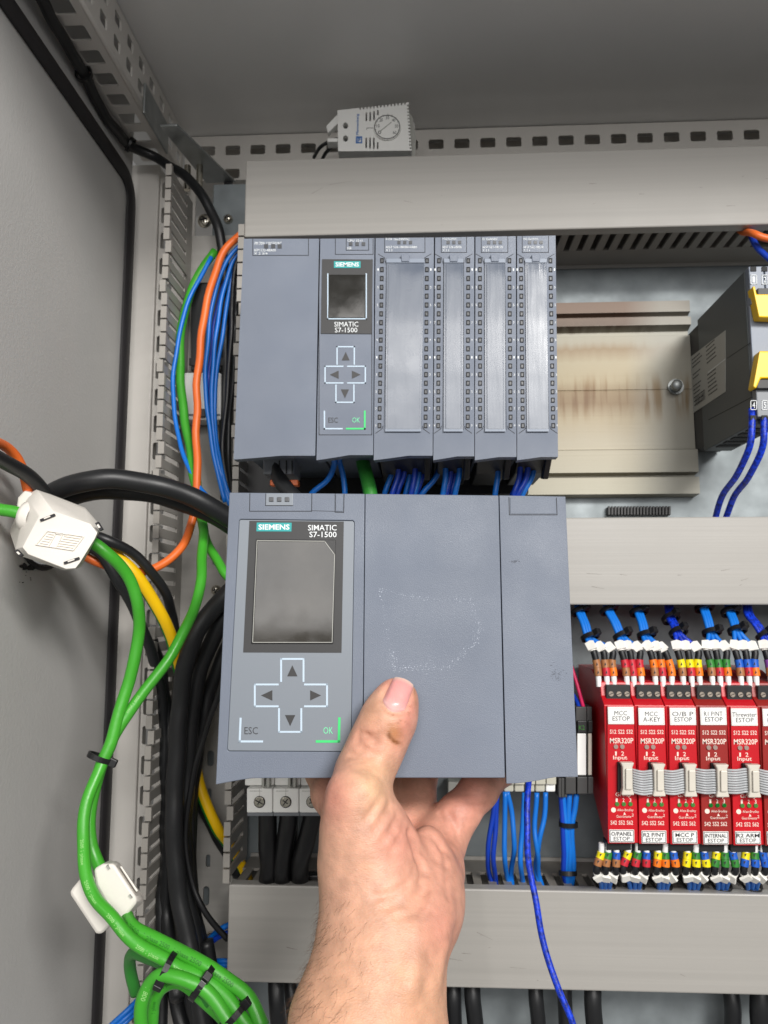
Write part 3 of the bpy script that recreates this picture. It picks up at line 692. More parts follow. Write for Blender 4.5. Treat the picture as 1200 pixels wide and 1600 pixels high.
# black block painting in the shade and dark connectors below the rack
single('rack_shade_block', MB().prect(wall_face(.615), 372, 716, 826, 772, -.02, 0), 'black', 'black block for shade and dark connectors under the rack, behind its blue wiring', 'connector', bevel=.001)
t = thing('white_connector', 'small white plastic connector inside the open trunking behind the orange cable', 'connector', P(317, 655, .63))
FW = wall_face(.622); part('housing', MB().prect(FW, 288, 582, 345, 656, -.02, 0), 'white_plastic', t, bevel=.0012)
part('seam', MB().prect(FW, 289, 647, 344, 650, -.001, .0005), 'grey_plastic', t); part('tab', MB().prect(FW, 312, 640, 322, 653, .0006, .003), 'black', t, bevel=.0005)
t = thing('black_coupler', 'long black coupler body in the open trunking over the white connector', 'coupler', P(318, 580, .635))
part('body', MB().prect(wall_face(.628), 298, 440, 350, 581, -.015, 0), 'black', t, bevel=.002); part('collar', MB().prect(wall_face(.628), 296, 560, 352, 572, .0002, .0016), 'black', t, bevel=.0008)
# ------------------------------------------------------------------ relay with yellow tabs
YR = .528; FRr = wall_face(YR); XRL = P(1175, 540, YR).x
t = thing('safety_relay', 'dark grey relay with yellow terminal tabs and a pale rating label on its side', 'relay', (XRL + .011, YP, P(1176, 660, YR).z))
zt, zb2 = P(1172, 418, YR).z, P(1180, 660, YR).z
part('body', MB().box(XRL, XRL + .0222, YR + .006, .628, zb2, zt), 'relay_grey', t, bevel=.0008)
part('rear_body', MB().box(XRL + .0004, XRL + .022, .6282, YP - .003, zb2 + .004, zt - .004), 'relay_back', t, bevel=.0006)
z1_, z2_ = P(1180, 478, YR).z, P(1180, 600, YR).z
part('front_face', MB().box(XRL + .0006, XRL + .0216, YR + .002, YR + .0058, z2_ - .004, z1_ + .004), 'relay_front', t, bevel=.0005)
for (ya, yb) in ((417, 476), (598, 652)):
    for k in range(2):
        xx = XRL + .0005 + k * .0108
        za, zb3 = P(1180, ya, YR).z, P(1180, yb, YR).z
        part('terminal', MB().box(xx, xx + .0102, YR - .001, YR + .0058, zb3, za), 'grey_plastic' if ya > 500 else 'relay_front', t, bevel=.0006)
FT = wall_face(YR - .0012)
xk = [P(1184, 500, YR).x, P(1198, 500, YR).x]
mb = MB(); mb2 = MB()
for k, (x, n1, n2) in enumerate(((1177.5, '1', '4'), (1195, '2', '5'))):
    for n, y in ((n1, 437), (n2, 633)):
        mb.pline(FT, [(x - 4.5, y - 7), (x + 4.5, y - 7), (x + 4.5, y + 7), (x - 4.5, y + 7), (x - 4.5, y - 7)], .9, -.0001, .0003)
        mb.text(FT, n, x - 2, y - 4.5, x + 2, y + 4.5, .0003)
    for y in (420, 652): part('wire_entry', MB().prect(FT, x - 5, y - 3, x + 4, y + 4, -.0002, .0004), 'dark_gap', t)
part('number_print', mb, 'white_print', t, smooth='print')
FY = wall_face(YR - .004)
part('yellow_tab', MB().plate(FY, [(1173, 450), (1183, 498), (1230, 500), (1230, 462), (1180, 462), (1177, 449)], (), -.006, .003), 'yellow', t, bevel=.001)
part('yellow_tab', MB().plate(FY, [(1184, 550), (1174, 606), (1179, 609), (1186, 593), (1230, 593), (1230, 551)], (), -.006, .003), 'yellow', t, bevel=.001)
part('tab_socket', MB().prect(FY, 1182, 593.5, 1230, 607, -.006, .001).prect(FY, 1183, 451, 1230, 461.5, -.006, .001), 'relay_back', t, bevel=.0005)
FLs = Face((XRL, 0, CAM.z), (0, -1, 0), (0, 0, 1))
lab = [(1079, 558), (1134, 516), (1134, 612), (1081, 647)]
rl = part('rating_label', MB().plate(FLs, lab, (), .00005, .0003), 'label_grey', t)
u0, v0 = FLs.uv(1079, 558); u1, v1 = FLs.uv(1134, 612); vt_ = FLs.uv(1134, 516)[1]; vb_ = FLs.uv(1081, 647)[1]
pr = MB(); rg = random.Random(11); W_, H_ = u1 - u0, vt_ - vb_
v_top = max(v0, vt_); 
for k in range(13):
    v = v0 - .004 - k * (v0 - vb_ - .006) / 13
    for (a, b) in ((.06, .40), (.52, .92)):
        if a < .3 and k in (3, 6) or a > .3 and k in (5, 6): continue
        l = rg.uniform(.5, 1) * (b - a); x = u0 + a * W_
        while x < u0 + (a + l) * W_:
            ww = rg.uniform(.0012, .004); pr.plate(FLs, [(x, v - .0005), (x + ww, v - .0005), (x + ww, v + .0005), (x, v + .0005)], (), .0003, .0004, px=False); x += ww + .0008
for k in range(14):
    x = u0 + (.10 + .024 * k) * W_; ww = rg.choice((.0003, .0006)); pr.plate(FLs, [(x, vb_ + .004), (x + ww, vb_ + .004), (x + ww, vb_ + .011), (x, vb_ + .011)], (), .00032, .00042, px=False)
part('label_print', pr, 'label_print', rl)
part('label_rule', MB().pline(FLs, [(1107, 582), (1134, 561)], .8, .0003, .0004), 'white_print', rl)
part('seam', MB().pline(FLs, [(1136, 560), (1172, 536)], .7, -.0002, .0001).pline(FLs, [(1107, 656), (1174, 621)], 1, -.0002, .0001), 'dark_gap', t)
vg = MB()
for k in range(5): vg.box(XRL + .003, XRL + .019, YR + .018 + k * .014, YR + .026 + k * .014, zb2 - .0006, zb2 + .001)
part('vent', vg, 'dark_gap', t)
for y in (582, 612): part('foot_clip', MB().plate(FLs, [(1071, y - 9), (1071, y + 9), (1074.5, y + 9), (1074.5, y - 9)], (), 0, .0015), 'zinc', t)
# ------------------------------------------------------------------ thermostat clipped to the rail above the trunking
A = R(-4.2); YT = .628; c = P(585, 203, YT)
FTh = Face(c, (math.cos(A) * 1, .06, -math.sin(A) * -.0), (0, 0, 1)); FTh = Face(c, (1, .05, .018), (-.012, .0, 1))
t = thing('thermostat', 'white cabinet thermostat with a numbered dial and blue print, on the punched rail', 'thermostat', FTh.q(585, 238))
outl = [(528, 236), (643.5, 235.5), (638, 160), (526.5, 172)]
teeth = [(528.5, 236), (643.5, 235.5)]
for k in range(14):
    y = 233 - k * 5.1; x = 643.3 - (235.5 - y) * .072; teeth += [(x, y), (x - 3, y - .3), (x - 3.1, y - 2.4), (x - .1, y - 2.7)]
teeth += [(638.3, 160)]
for k in range(14):
    x = 634 - k * 5.4; y = 160.3 + (638 - x) * .106; teeth += [(x, y), (x - .2, y + 3), (x - 2.4, y + 3.2), (x - 2.7, y + .3)]
teeth += [(527, 172)]
part('housing', MB().plate(FTh, teeth, [[(540 + 4.2 * math.cos(a), yy + 5 * math.sin(a)) for a in [2 * math.pi * i / 14 for i in range(14)]] for yy in (196, 216)] + [[(x, y0), (x, y1), (x + 2.6, y1), (x + 2.6, y0)] for x, y0, y1 in ((571, 176, 189), (577, 175, 189), (583, 173.5, 188), (589, 172, 180), (571, 215, 231), (577, 215, 232), (583, 215, 233), (589, 222, 232.5))], -.012, 0), 'white_plastic', t)
part('rear_housing', MB().prect(FTh, 534, 176, 649, 235, -.034, -.0125), 'white_plastic', t, bevel=.002)
part('side_cap', MB().plate(FTh, [(644, 235), (650, 234), (651, 205), (646, 172), (639, 161)], (), -.030, -.012), 'label_grey', t)
part('hood', MB().plate(FTh, [(509, 192), (512, 203), (528, 187), (527, 173)], (), -.010, -.004), 'white_plastic', t, bevel=.0006)
part('foot', MB().prect(FTh, 511, 213, 528, 219, -.012, -.002), 'white_plastic', t, bevel=.0008)
for yy in (196, 216): part('terminal_screw', MB().disc(FTh, 541.5, yy + .5, 3.6, -.009, -.005), 'dark_gap', t)
dial = part('dial', MB().disc(FTh, 605, 201, 21, .0002, .0022, 36), 'white_plastic', t, bevel=.0004)
u, v = FTh.uv(605, 201); r_ = 21 / 1200 * YT
mb = MB().plate(FTh, circ(u, v, r_ * 1.03, 40), [circ(u, v, r_ * .97, 40)], .0001, .0024, px=False); part('dial_rim', mb, 'label_print', dial)
mb = MB()
for k, n in enumerate(('0', '10', '20', '30', '40', '50', '60')):
    a = R(215 - k * 42); cx, cy = 605 + 14.5 * math.cos(a), 201 - 14.5 * math.sin(a); mb.text(FTh, n, cx - 2.5, cy - 2.6, cx + 2.5, cy + 2.6, .0024)
    a2 = a - R(21)
    for aa, r0 in ((a, 18.5), (a2, 17.5)): mb.pline(FTh, [(605 + r0 * math.cos(aa), 201 - r0 * math.sin(aa)), (605 + 20.3 * math.cos(aa), 201 - 20.3 * math.sin(aa))], .5, .0022, .0024)
part('dial_print', mb, 'label_print', dial)
part('dial_slot', MB().pline(FTh, [(595, 207), (611, 194)], 1.3, .002, .0025), 'label_grey', dial)
part('blue_print', MB().text(FTh, 'Pfannenberg', 556.5, 178, 561.5, 211, .0002, rot=90, bold=.02).plate(FTh, [(556, 213), (556, 224), (566, 224), (566, 213)], [[(558, 215.5), (564.2, 215.5), (564.2, 222), (558, 222)]], 0, .0002).text(FTh, 'P', 558.6, 215.5, 563.4, 223, .0003, bold=.03), 'blue_print', t, smooth='print')
part('symbol_print', MB().pline(FTh, [(573, 203), (573, 200), (583, 200)], .6, 0, .0002), 'label_print', t)
cable('black_cable', [(532, 216, .642), (515, 221, .640), (500, 231, .645), (490, 246, .66)], .0016, 'black_cable', 'thin black lead entering the thermostat', 'cable', 'thermostat leads', 8)
cable('black_cable', [(532, 220, .646), (519, 229, .646), (508, 240, .655), (502, 252, .66)], .0016, 'black_cable', 'second thin black lead under the thermostat hood', 'cable', 'thermostat leads', 8)
# ================================================================== RED RELAYS
YM = .56; FM = wall_face(YM); PIT = .0212
X0M = FM.uv(947.5, 1200)[0]
zz = lambda py: FM.q(947.5, py).z
names = ['MCC ESTOP', 'MCC A-KEY', 'O/B P ESTOP', 'R1 P/NT ESTOP', 'Threwster ESTOP', 'CEL ESTOP']
tops = ['MCC\nESTOP', 'MCC\nA-KEY', 'O/B P\nESTOP', 'R1 P/NT\nESTOP', 'Threwster\nESTOP', 'CELL\nESTOP']
bots = ['O/PANEL\nESTOP', 'R2 P/NT\nESTOP', 'MCC P\nESTOP', 'INTERNAL\nESTOP', 'R2 ARM\nESTOP', 'E-GATE\nESTOP']
desc = ['red relay whose top label reads MCC ESTOP, at the near end of the row', 'red relay whose top label reads MCC A-KEY', 'red relay whose top label reads O/B P ESTOP',
        'duller red relay whose bottom label reads INTERNAL ESTOP', 'bright red relay whose bottom label reads R2 ARM ESTOP', 'duller red relay cut off by the picture edge, with violet wire bands']
prof = [(YM + .002, zz(1318)), (YM + .002, zz(1102)), (YM + .010, zz(1090)), (YM + .012, zz(1068)), (YM + .024, zz(1064)), (YM + .040, zz(1053)), (YP - .006, zz(1053)), (YP - .006, zz(1232)), (YM + .045, zz(1268)), (YM + .016, zz(1318))]
def red_body(x, W, m):
    mb = MB().loft([[(k, y, z) for y, z in prof] for k in (x, x + W)])
    return mb
RJ = random.Random(8); relays = []
for i in range(6):
    t = thing('safety_relay', desc[i], 'relay', (X0M + PIT * i, YP, zz(1318)), 'red safety relays in a row')
    relays.append(t); m = 'red_dull' if i in (3, 5) else 'red'; dx = PIT * i; off = (dx, 0, 0)
    x = X0M + dx
    part('body', red_body(x + .0002, .0207, m), m, t, bevel=.0005)
    B = lambda f: f(MB()).shift(off)
    jt = (dx + RJ.uniform(-.00035, .00035), 0, RJ.uniform(-.0003, .0003)); jb = (dx + RJ.uniform(-.00035, .00035), 0, RJ.uniform(-.0004, .0003)); BT = lambda f: f(MB()).shift(jt); BB = lambda f: f(MB()).shift(jb)
    part('front_panel', B(lambda q: q.plate(FM, [(949, 1103), (950, 1318), (992.3, 1318), (991.3, 1103)], (), -.0018, 0)), m, t, bevel=.0004)
    for yy, z_a, z_b, d_ in ((1, 1072, 1098, -.0075), (-1, 1319.5, 1333, -.006)):
        part('terminal_block', B(lambda q: q.plate(FM, [(951, z_a), (951, z_b), (990, z_b), (990, z_a)], (), d_ - .012, d_)), 'black', t, bevel=.0006)
    for k in range(3):
        xx = 958.5 + k * 12.6
        ts_ = part('terminal_screw', B(lambda q: q.disc(FM, xx, 1086, 4, -.0076, -.0066, 14)), 'dull_screw', t)
        part('screw_slot', B(lambda q: q.pline(FM, [(xx - 2.6, 1087), (xx + 2.6, 1085)], 1.0, -.0067, -.0064)), 'dark_gap', ts_)
    tl_ = part('top_label', BT(lambda q: q.plate(FM, [(949.5, 1105), (950.3, 1132), (990.8, 1132), (990, 1105)], (), .0001, .0009)), 'label_white', t, bevel=.0003)
    part('label_frame', BT(lambda q: q.pline(FM, [(951.5, 1107), (952, 1130), (989, 1130), (988.3, 1107), (951.5, 1107)], .45, .0008, .00095)), 'label_grey', tl_)
    n = tops[i].split('\n')
    part('top_lettering', BT(lambda q: q.text(FM, n[0], 969.8 - 3.3 * len(n[0]) * (.62 if len(n[0]) > 5 else 1), 1111, 969.8 + 3.3 * len(n[0]) * (.62 if len(n[0]) > 5 else 1), 1118, .001).text(FM, n[1], 957, 1119.5, 984, 1126.5, .001)), 'label_print', tl_, smooth='print')
    bl_ = part('bottom_label', BB(lambda q: q.plate(FM, [(952, 1296), (952.6, 1316), (991.5, 1316), (991, 1296)], (), .0001, .0009)), 'label_white', t, bevel=.0003)
    part('label_frame', BB(lambda q: q.pline(FM, [(953.3, 1297.5), (953.8, 1314.5), (990, 1314.5), (989.6, 1297.5), (953.3, 1297.5)], .9, .0008, .00095)), 'label_print', bl_)
    n2 = bots[i].split('\n'); hw = 2.9 * len(n2[0]) if len(n2[0]) < 7 else 16.5
    part('bottom_lettering', BB(lambda q: q.text(FM, n2[0], 971.5 - hw, 1299.5, 971.5 + hw, 1305.5, .001, bold=.02).text(FM, n2[1], 959, 1307, 984, 1313, .001, bold=.006)), 'label_print', bl_, smooth='print')
    def prints(q):
        for k in range(3):
            q.text(FM, ('S12', 'S22', 'S32')[k], 952.8 + k * 12.9, 1140, 962.8 + k * 12.9, 1146.5, .0002, bold=.008)
            q.text(FM, ('S42', 'S52', 'S62')[k], 954 + k * 12.6, 1282, 963.8 + k * 12.6, 1288.5, .0002, bold=.008)
            q.text(FM, '123'[k], 962 + k * 10.6, 1247, 965 + k * 10.6, 1253, .0002, bold=.006)
        q.text(FM, 'MSR320P', 953, 1153, 989.5, 1161.5, .0002, bold=.012)
        q.text(FM, '1', 961, 1174, 963.5, 1180.5, .0002, bold=.006).text(FM, '2', 970.5, 1174, 975, 1180.5, .0002, bold=.006)
        q.text(FM, 'Input', 958, 1180.5, 980, 1188.5, .0002, bold=.006); q.text(FM, 'Group', 961.5, 1238, 986, 1246, .0002, bold=.006)
        q.text(FM, 'Allen-Bradley', 964.5, 1263.5, 989.5, 1268.5, .0002, bold=.0); q.text(FM, 'Guardmaster', 963, 1273.5, 987, 1277.5, .0002, bold=.0)
        q.disc(FM, 958.5, 1265.5, 3.8, 0, .0002, 16); q.plate(FM, [(975.5, 1268.8), (974, 1273), (978, 1273)], (), 0, .0002)
        q.text(FM, '2', 987.2, 1271, 990, 1275.5, .0002)
        return q
    part('lettering', B(prints), 'red_print', t)
    for k in range(2): part('indicator', B(lambda q: q.disc(FM, 962 + k * 10, 1166.5, 3.6, -.0002, .0009, 16)), 'led_clear', t, bevel=.0003)
    for k in range(3): part('indicator', B(lambda q: q.disc(FM, 964 + k * 10.4, 1256, 3.3, -.0002, .0009, 16)), 'led_dark_green' if i == 3 else 'led_green', t, bevel=.0003)
    part('socket', B(lambda q: q.prect(FM, 964, 1190, 978, 1236, -.0002, .003)), 'dark_gap', t)
# ribbon cable linking the sockets
rt = thing('ribbon_cable', 'grey ribbon cable with ivory plugs linking the red relays', 'cable', FM.q(975, 1238, .004))
for i in range(6):
    off = (PIT * i, 0, -.0006 * (1 if i else 0))
    pl_ = part('plug', MB().plate(FM, [(965, 1188), (968, 1195), (968.5, 1228), (966, 1238), (986.5, 1238), (984, 1229), (983.5, 1195), (986.5, 1188)], (), .003, .0085).shift(off), 'connector_ivory', rt, bevel=.0009)
    part('plug_face', MB().plate(FM, [(972, 1196), (972, 1229), (982, 1229), (982, 1196)], (), .0086, .0102).shift(off), 'connector_ivory', pl_, bevel=.0007)
rg = random.Random(2)
for i in range(6):
    a = FM.q(984, 1200, .006).x + PIT * i; b = FM.q(967, 1200, .006).x + PIT * (i + 1); strands = MB(); sag = rg.uniform(.0002, .0007)
    zt = zz(1199) - (.0005 if i % 2 else 0)
    for k in range(10):
        z = zt + .0008 - k * .00166 - (.0008 if i in (0, 1) else 0)
        pts = [Vector((a + (b - a) * s, YM - .0056 - .0022 * math.sin(math.pi * min(1, s * 1.25)) * (1.1 if i % 2 == 0 else .7), z - sag * math.sin(math.pi * s) - (.0008 * s if i % 2 == 0 else -.0008 * s))) for s in [j / 10 for j in range(11)]]
        strands.tube(pts, .00076, 8)
    part('strand_band', strands, 'ribbon', rt, smooth=True)
# ------------------------------------------------------------------ banded wires into the relays
def band_wire(pts, rad, bands, label, group, lead='blue_wire', sc_=1.0, tilt=0):
    """pts start at the terminal. ferrule, two colour bands, black band, white flag, then the blue lead"""
    path = spline([P(*p) for p in pts], 8); c = path[0]
    t = thing('banded_wire', label, 'wire', c, group)
    cum = [0]
    for a, b in zip(path, path[1:]): cum.append(cum[-1] + (b - a).length)
    def at(s):
        i = max(0, min(len(path) - 2, int(np.searchsorted(cum, s)) - 1)); f = (s - cum[i]) / max(1e-9, cum[i + 1] - cum[i]); return path[i].lerp(path[i + 1], f)
    def seg(a, b, n=3): return [at(a + (b - a) * k / n) for k in range(n + 1)]
    part('ferrule', MB().tube(seg(0, .0075 * sc_), rad * .95, 10), 'ferrule', t, smooth='auto')
    s = .0076 * sc_
    for k, (m_, L, rr) in enumerate(((bands[1], .0058 * sc_, 1.35), (bands[0], .0058 * sc_, 1.35), ('band_black', .0062 * sc_, 1.15))):
        mb_ = part('marker_band', MB().tube(seg(s, s + L), rad * rr, 12), m_, t, smooth='auto')
        if k < 2:
            p = at(s + L / 2); tt = (at(s + L) - at(s)).normalized(); v_ = (CAM - p).normalized(); v_ = (v_ - tt * v_.dot(tt)).normalized(); b_ = tt.cross(v_)
            f = Face(p + v_ * rad * rr * 1.04, b_, tt) if False else None
            mk = MB(); o_ = p + v_ * rad * rr * 1.02
            mk.add([o_ + b_ * a_ * rad + tt * c_ * .0016 for a_, c_ in ((-.35, -1), (.1, .6), (.35, -.6), (.0, 1))], [(0, 1, 2), (1, 3, 2)])
            part('band_print', mk, 'label_print', mb_, smooth='print')
        s += L + .0001
    p = at(s + .0035); tt = (at(s + .007) - at(s)).normalized(); v_ = (CAM - p).normalized(); v_ = (v_ - tt * v_.dot(tt)).normalized(); b_ = tt.cross(v_)
    fl = MB(); cs = math.cos(tilt); sn = math.sin(tilt); e1 = b_ * cs + tt * sn; e2 = tt * cs - b_ * sn
    fl.loft([[p + e1 * a_ * rad * 1.6 + e2 * c_ * .0036 + v_ * d_ for a_, c_ in ((-1, -.8), (1, -1), (1, .7), (.3, 1.05), (-1, .9))] for d_ in (rad * .6, rad * 1.5)])
    fl.tube(seg(s, s + .0065), rad * 1.25, 10)
    part('marker_flag', fl, 'flag', t, bevel=.0003)
    part('conductor', MB().tube([at(s + .0001 + (cum[-1] - s) * k / 26) for k in range(27)], rad * .78, 10), lead, t, smooth=True)
    return t
tb = [(('brown', 'brown'), ('brown', 'band_red'), ('brown', 'band_orange')), (('band_red', 'brown'), ('band_red', 'band_red'), ('band_red', 'band_orange')),
      (('band_orange', 'brown'), ('band_orange', 'band_red'), ('band_orange', 'band_orange')), (('band_yellow', 'brown'), ('band_yellow', 'band_red'), ('band_yellow', 'band_orange')),
      (('band_green', 'brown'), ('band_green', 'band_red'), ('band_green', 'band_orange')), (('band_blue', 'brown'), ('band_blue', 'band_red'), ('band_blue', 'band_orange')), (('band_violet', 'brown'), ('band_violet', 'band_red'), ('band_violet', 'band_orange'))]
cn = lambda m_: m_.replace('band_', '')
knot = [(922, 995), (972, 993), (1010, 992), (1060, 988), (1112, 988), (1152, 985), (1195, 992)]
knot0 = [(906, 955), (951, 953), (998, 956), (1048, 966), (1100, 950), (1141, 956), (1170, 960)]
foot = [(936, 949, 960), (980, 991, 1003), (1024.5, 1036.5, 1049.5), (1068, 1081.5, 1094), (1113.5, 1126, 1138.5), (1158.5, 1171.5, 1182.5), (1205, 1217, 1229)]
rg = random.Random(9)
for i in range(7):
    for k in range(3):
        fx = foot[i][k]; a, b = tb[i][k]; kx, ky = knot[i]; k0x, k0y = knot0[i]
        dz = YM + .013
        bx = fx - 5 - (2 if k == 0 else 0) + (4 if k == 2 else 0) - 3
        if i == 2 and k == 2: bx -= 9
        pts = [(fx, 1073, dz), (fx - 1.5 if not (i == 2 and k == 2) else fx, 1052, dz + .001), (fx - 4 if not (i == 2 and k == 2) else fx - 4, 1035, dz + .002), (bx, 1014, dz + .003), (kx + (k - 1) * 5, ky + 4, dz + .008), ((kx + k0x) / 2 + (k - 1) * 4, (ky + k0y) / 2, dz + .013), (k0x + (k - 1) * 4, k0y, dz + .02), (k0x - 3 + (k - 1) * 4, k0y - 22, dz + .032)]
        if i == 6: lab = f'blue wire with violet and {cn(b)} bands, over the cut off red relay'
        else: lab = f'blue wire with {cn(a)} and {cn(b)} bands, plugged in above a red relay' if a != b else f'blue wire with two {cn(a)} bands, plugged in above a red relay'
        band_wire(pts, .0021, (a, b), lab, 'banded wires above the red relays', lead=('blue_wire', 'blue_wire', 'blue_wire', 'navy_wire', 'blue_wire', 'blue_wire', 'navy_wire')[i], tilt=rg.uniform(-.3, .3))
    kx, ky = knot[i]; k0x, k0y = knot0[i]; nm = ['brown', 'red', 'orange', 'yellow', 'green', 'blue', 'violet'][i]
    c1 = P(kx, ky, YM + .021); c0 = P(k0x, k0y, YM + .032); T = c0 - c1
    tie(c1, T, .0058, .0042, f'black cable tie round the {nm} banded wires, close to their flags', 'cable ties over the red relays')
    if i != 6: tie(c0, T, .0058, .0042, f'black cable tie on the {nm} banded wires just under the trunking', 'cable ties over the red relays')
bb = [(('band_yellow', 'brown'), ('band_green', 'brown'), ('band_blue', 'brown')), (('band_yellow', 'band_red'), ('band_green', 'band_red'), ('band_blue', 'band_red')), (('band_yellow', 'band_orange'), ('band_green', 'band_orange'), ('band_blue', 'band_orange')),
      (('band_yellow', 'band_yellow'), ('band_green', 'band_yellow'), ('band_blue', 'band_yellow')), (('band_yellow', 'band_green'), ('band_green', 'band_green'), ('band_blue', 'band_green')), (('band_yellow', 'band_blue'), ('band_green', 'band_blue'), ('band_blue', 'band_blue'))]
foot2 = [(940, 951, 964), (982, 997, 1011), (1029, 1040, 1053), (1075, 1088, 1101), (1120, 1133, 1146), (1166, 1180, 1193)]
for i in range(6):
    for k in range(3):
        fx = foot2[i][k]; a, b = bb[i][k]; dz = YM + .008; mx = foot2[i][1]
        bx = fx + (fx - mx) * .2 - 4 * (1 if i < 2 else 0)
        pts = [(fx, 1317, dz), (fx - 1, 1334, dz), (bx, 1350, dz - .001), (bx - 1, 1364, dz), (mx + (bx - mx) * .5 - 3, 1378, dz + .010), (mx + (k - 1) * 6 - 6, 1396, dz + .03), (mx + (k - 1) * 6 - 8, 1404, dz + .042)]
        lab = (f'blue wire with {cn(a)} and {cn(b)} bands, hanging under a red relay' if a != b else f'blue wire with two {cn(a)} bands, hanging under a red relay')
        band_wire(pts, .0021, (b, a), lab, 'banded wires under the red relays', sc_=.8, tilt=rg.uniform(-.4, .4))
    c = P(foot2[i][1] - 5, 1383, YM + .030); tie(c, P(foot2[i][1], 1372, YM + .01) - P(foot2[i][1] - 6, 1396, YM + .03), .006, .0042, f'black cable tie round the wires under the red relay lettered {bots[i].split(chr(10))[0]}', 'cable ties under the red relays', hang=200)
# ------------------------------------------------------------------ terminal blocks beside the relays
FG = wall_face(.585)
t = thing('terminal_block', 'slim grey and white terminal blocks with green printing, beside the first red relay', 'terminal block', FG.q(905, 1240))
for x, lw in ((884, 17), (902, 17), (919, 9)):
    part('marker_strip', MB().prect(FG, x, 1146, x + lw - 3.5, 1211, -.002, .0006), 'label_white' if x < 915 else 'connector_ivory', t, bevel=.0004)
    part('lever', MB().prect(FG, x, 1126, x + lw - 2.5, 1145, -.002, .001), 'black', t, bevel=.0005)
    if x < 915: part('print', MB().text(FG, 'K2', x + 2, 1133, x + lw - 6, 1140, .0012), 'led_green', t, smooth='print')
    part('body', MB().prect(FG, x - 1, 1105, x + lw - 1.8, 1238, -.05, -.0022), 'relay_back', t, bevel=.0005)
    part('end_foot', MB().prect(FG, x - 1, 1213, x + lw - 1.8, 1240, -.002, .002), 'relay_back', t, bevel=.0006)
t = thing('terminal_block', 'dark grey terminal blocks peeping out under the held controller, above tied blue wires', 'terminal block', FG.q(893, 1245))
for k in range(3): part('body', MB().prect(FG, 873 + k * 0 - 0 + k * 4.5, 1216, 877 + k * 4.5, 1246, -.04, .0004), 'relay_back', t, bevel=.0004)
t = thing('terminal_block', 'cream terminal blocks peeping out under the held controller, above loose blue wires', 'terminal block', FG.q(820, 1240))
for k in range(6):
    part('body', MB().prect(FG, 772 + k * 16.4, 1150, 787 + k * 16.4, 1226, -.05, 0), 'beige', t, bevel=.0005)
    part('wire_clamp', MB().prect(FG, 772 + k * 16.4, 1224, 787 + k * 16.4, 1239, -.04, -.003), 'beige' if k != 5 else 'white_plastic', t, bevel=.001)
t = thing('circuit_breaker', 'three ivory breaker poles with brass terminal screws over black cables', 'breaker', wall_face(.56).q(445, 1275))
FC = wall_face(.56)
for k in range(5):
    x = 385.5 + k * 41
    part('pole', MB().prect(FC, x, 1232, x + 40, 1270, -.06, 0), 'white_plastic', t, bevel=.0008)
    part('upper_ledge', MB().prect(FC, x - 6 if k == 0 else x, 1215, x + 40, 1230.5, -.05, -.006), 'white_plastic', t, bevel=.0008)
    part('base_edge', MB().prect(FC, x, 1271, x + 40, 1276, -.06, -.002), 'grey_plastic', t)
    part('hinge', MB().prect(FC, x + 24, 1208, x + 28, 1229, -.006, .002).prect(FC, x + 32, 1208, x + 36, 1229, -.006, .002), 'label_grey', t, bevel=.0004)
    part('screw_recess', MB().disc(FC, x + 20, 1253, 9, -.0002, .0003, 20), 'dark_gap', t)
    ts_ = part('terminal_screw', MB().disc(FC, x + 20, 1252.5, 7.6, .0002, .0015, 20), 'nickel', t, bevel=.0005)
    a = (.5, 2.2, 1.1, .3, .9)[k]; part('screw_slot', MB().pline(FC, [(x + 20 - 6 * math.cos(a), 1252.5 - 6 * math.sin(a)), (x + 20 + 6 * math.cos(a), 1252.5 + 6 * math.sin(a))], 1.6, .0014, .0017).pline(FC, [(x + 20 + 4 * math.sin(a), 1252.5 - 4 * math.cos(a)), (x + 20 - 4 * math.sin(a), 1252.5 + 4 * math.cos(a))], 1.4, .0014, .00172), 'dark_gap', ts_)
    part('moulded_line', MB().pline(FC, [(x + 5, 1236), (x + 24, 1236)], .7, -.0001, .0002).pline(FC, [(x + 20, 1233), (x + 20, 1243)], .5, -.0001, .0002), 'label_grey', t)
single('junction_cover', MB().prect(wall_face(.63), 700, 1222, 752, 1276, -.02, 0), 'label_grey', 'plain pale grey box on the plate behind the little finger', 'box', bevel=.001)
# ================================================================== THE HELD CONTROLLER
def depth_for(a, b, width):
    return width / (P(*b, 1.0) - P(*a, 1.0)).length
Yb_, Yt_ = depth_for((337, 1222), (901, 1222), .175), depth_for((358, 770), (884, 775.5), .175)
pb0, pb1, pt0, pt1 = P(337, 1222, Yb_), P(901, 1222, Yb_), P(358, 770, Yt_), P(884, 775.5, Yt_)
ux = ((pb1 - pb0).normalized() + (pt1 - pt0).normalized()).normalized(); uy = ((pt0 + pt1) - (pb0 + pb1)).normalized(); uy = (uy - ux * uy.dot(ux)).normalized()
FH = Face((pb0 + pb1 + pt0 + pt1) / 4, ux, uy)
print('held: depth', Yb_, Yt_, 'height', ((pt0 + pt1) - (pb0 + pb1)).length / 2)
M = Matrix((( *[ux[i] for i in range(0)],),)) if False else Matrix(((ux.x, -FH.n.x, uy.x, pb0.x), (ux.y, -FH.n.y, uy.y, pb0.y), (ux.z, -FH.n.z, uy.z, pb0.z), (0, 0, 0, 1)))
held = thing('held_controller', 'large grey wide controller with a dark display held up in the hand', 'controller', (0, 0, 0), M=M)
hp = lambda nm, mb, m, **k: part(nm, mb, m, held, **k)
# body: a deep box behind the covers
o4 = [(360, 777), (341, 1210), (898, 1210), (881.5, 781)]
hp('body', MB().plate(FH, o4, (), -.118, -.0052), 'plc_back', bevel=.001)
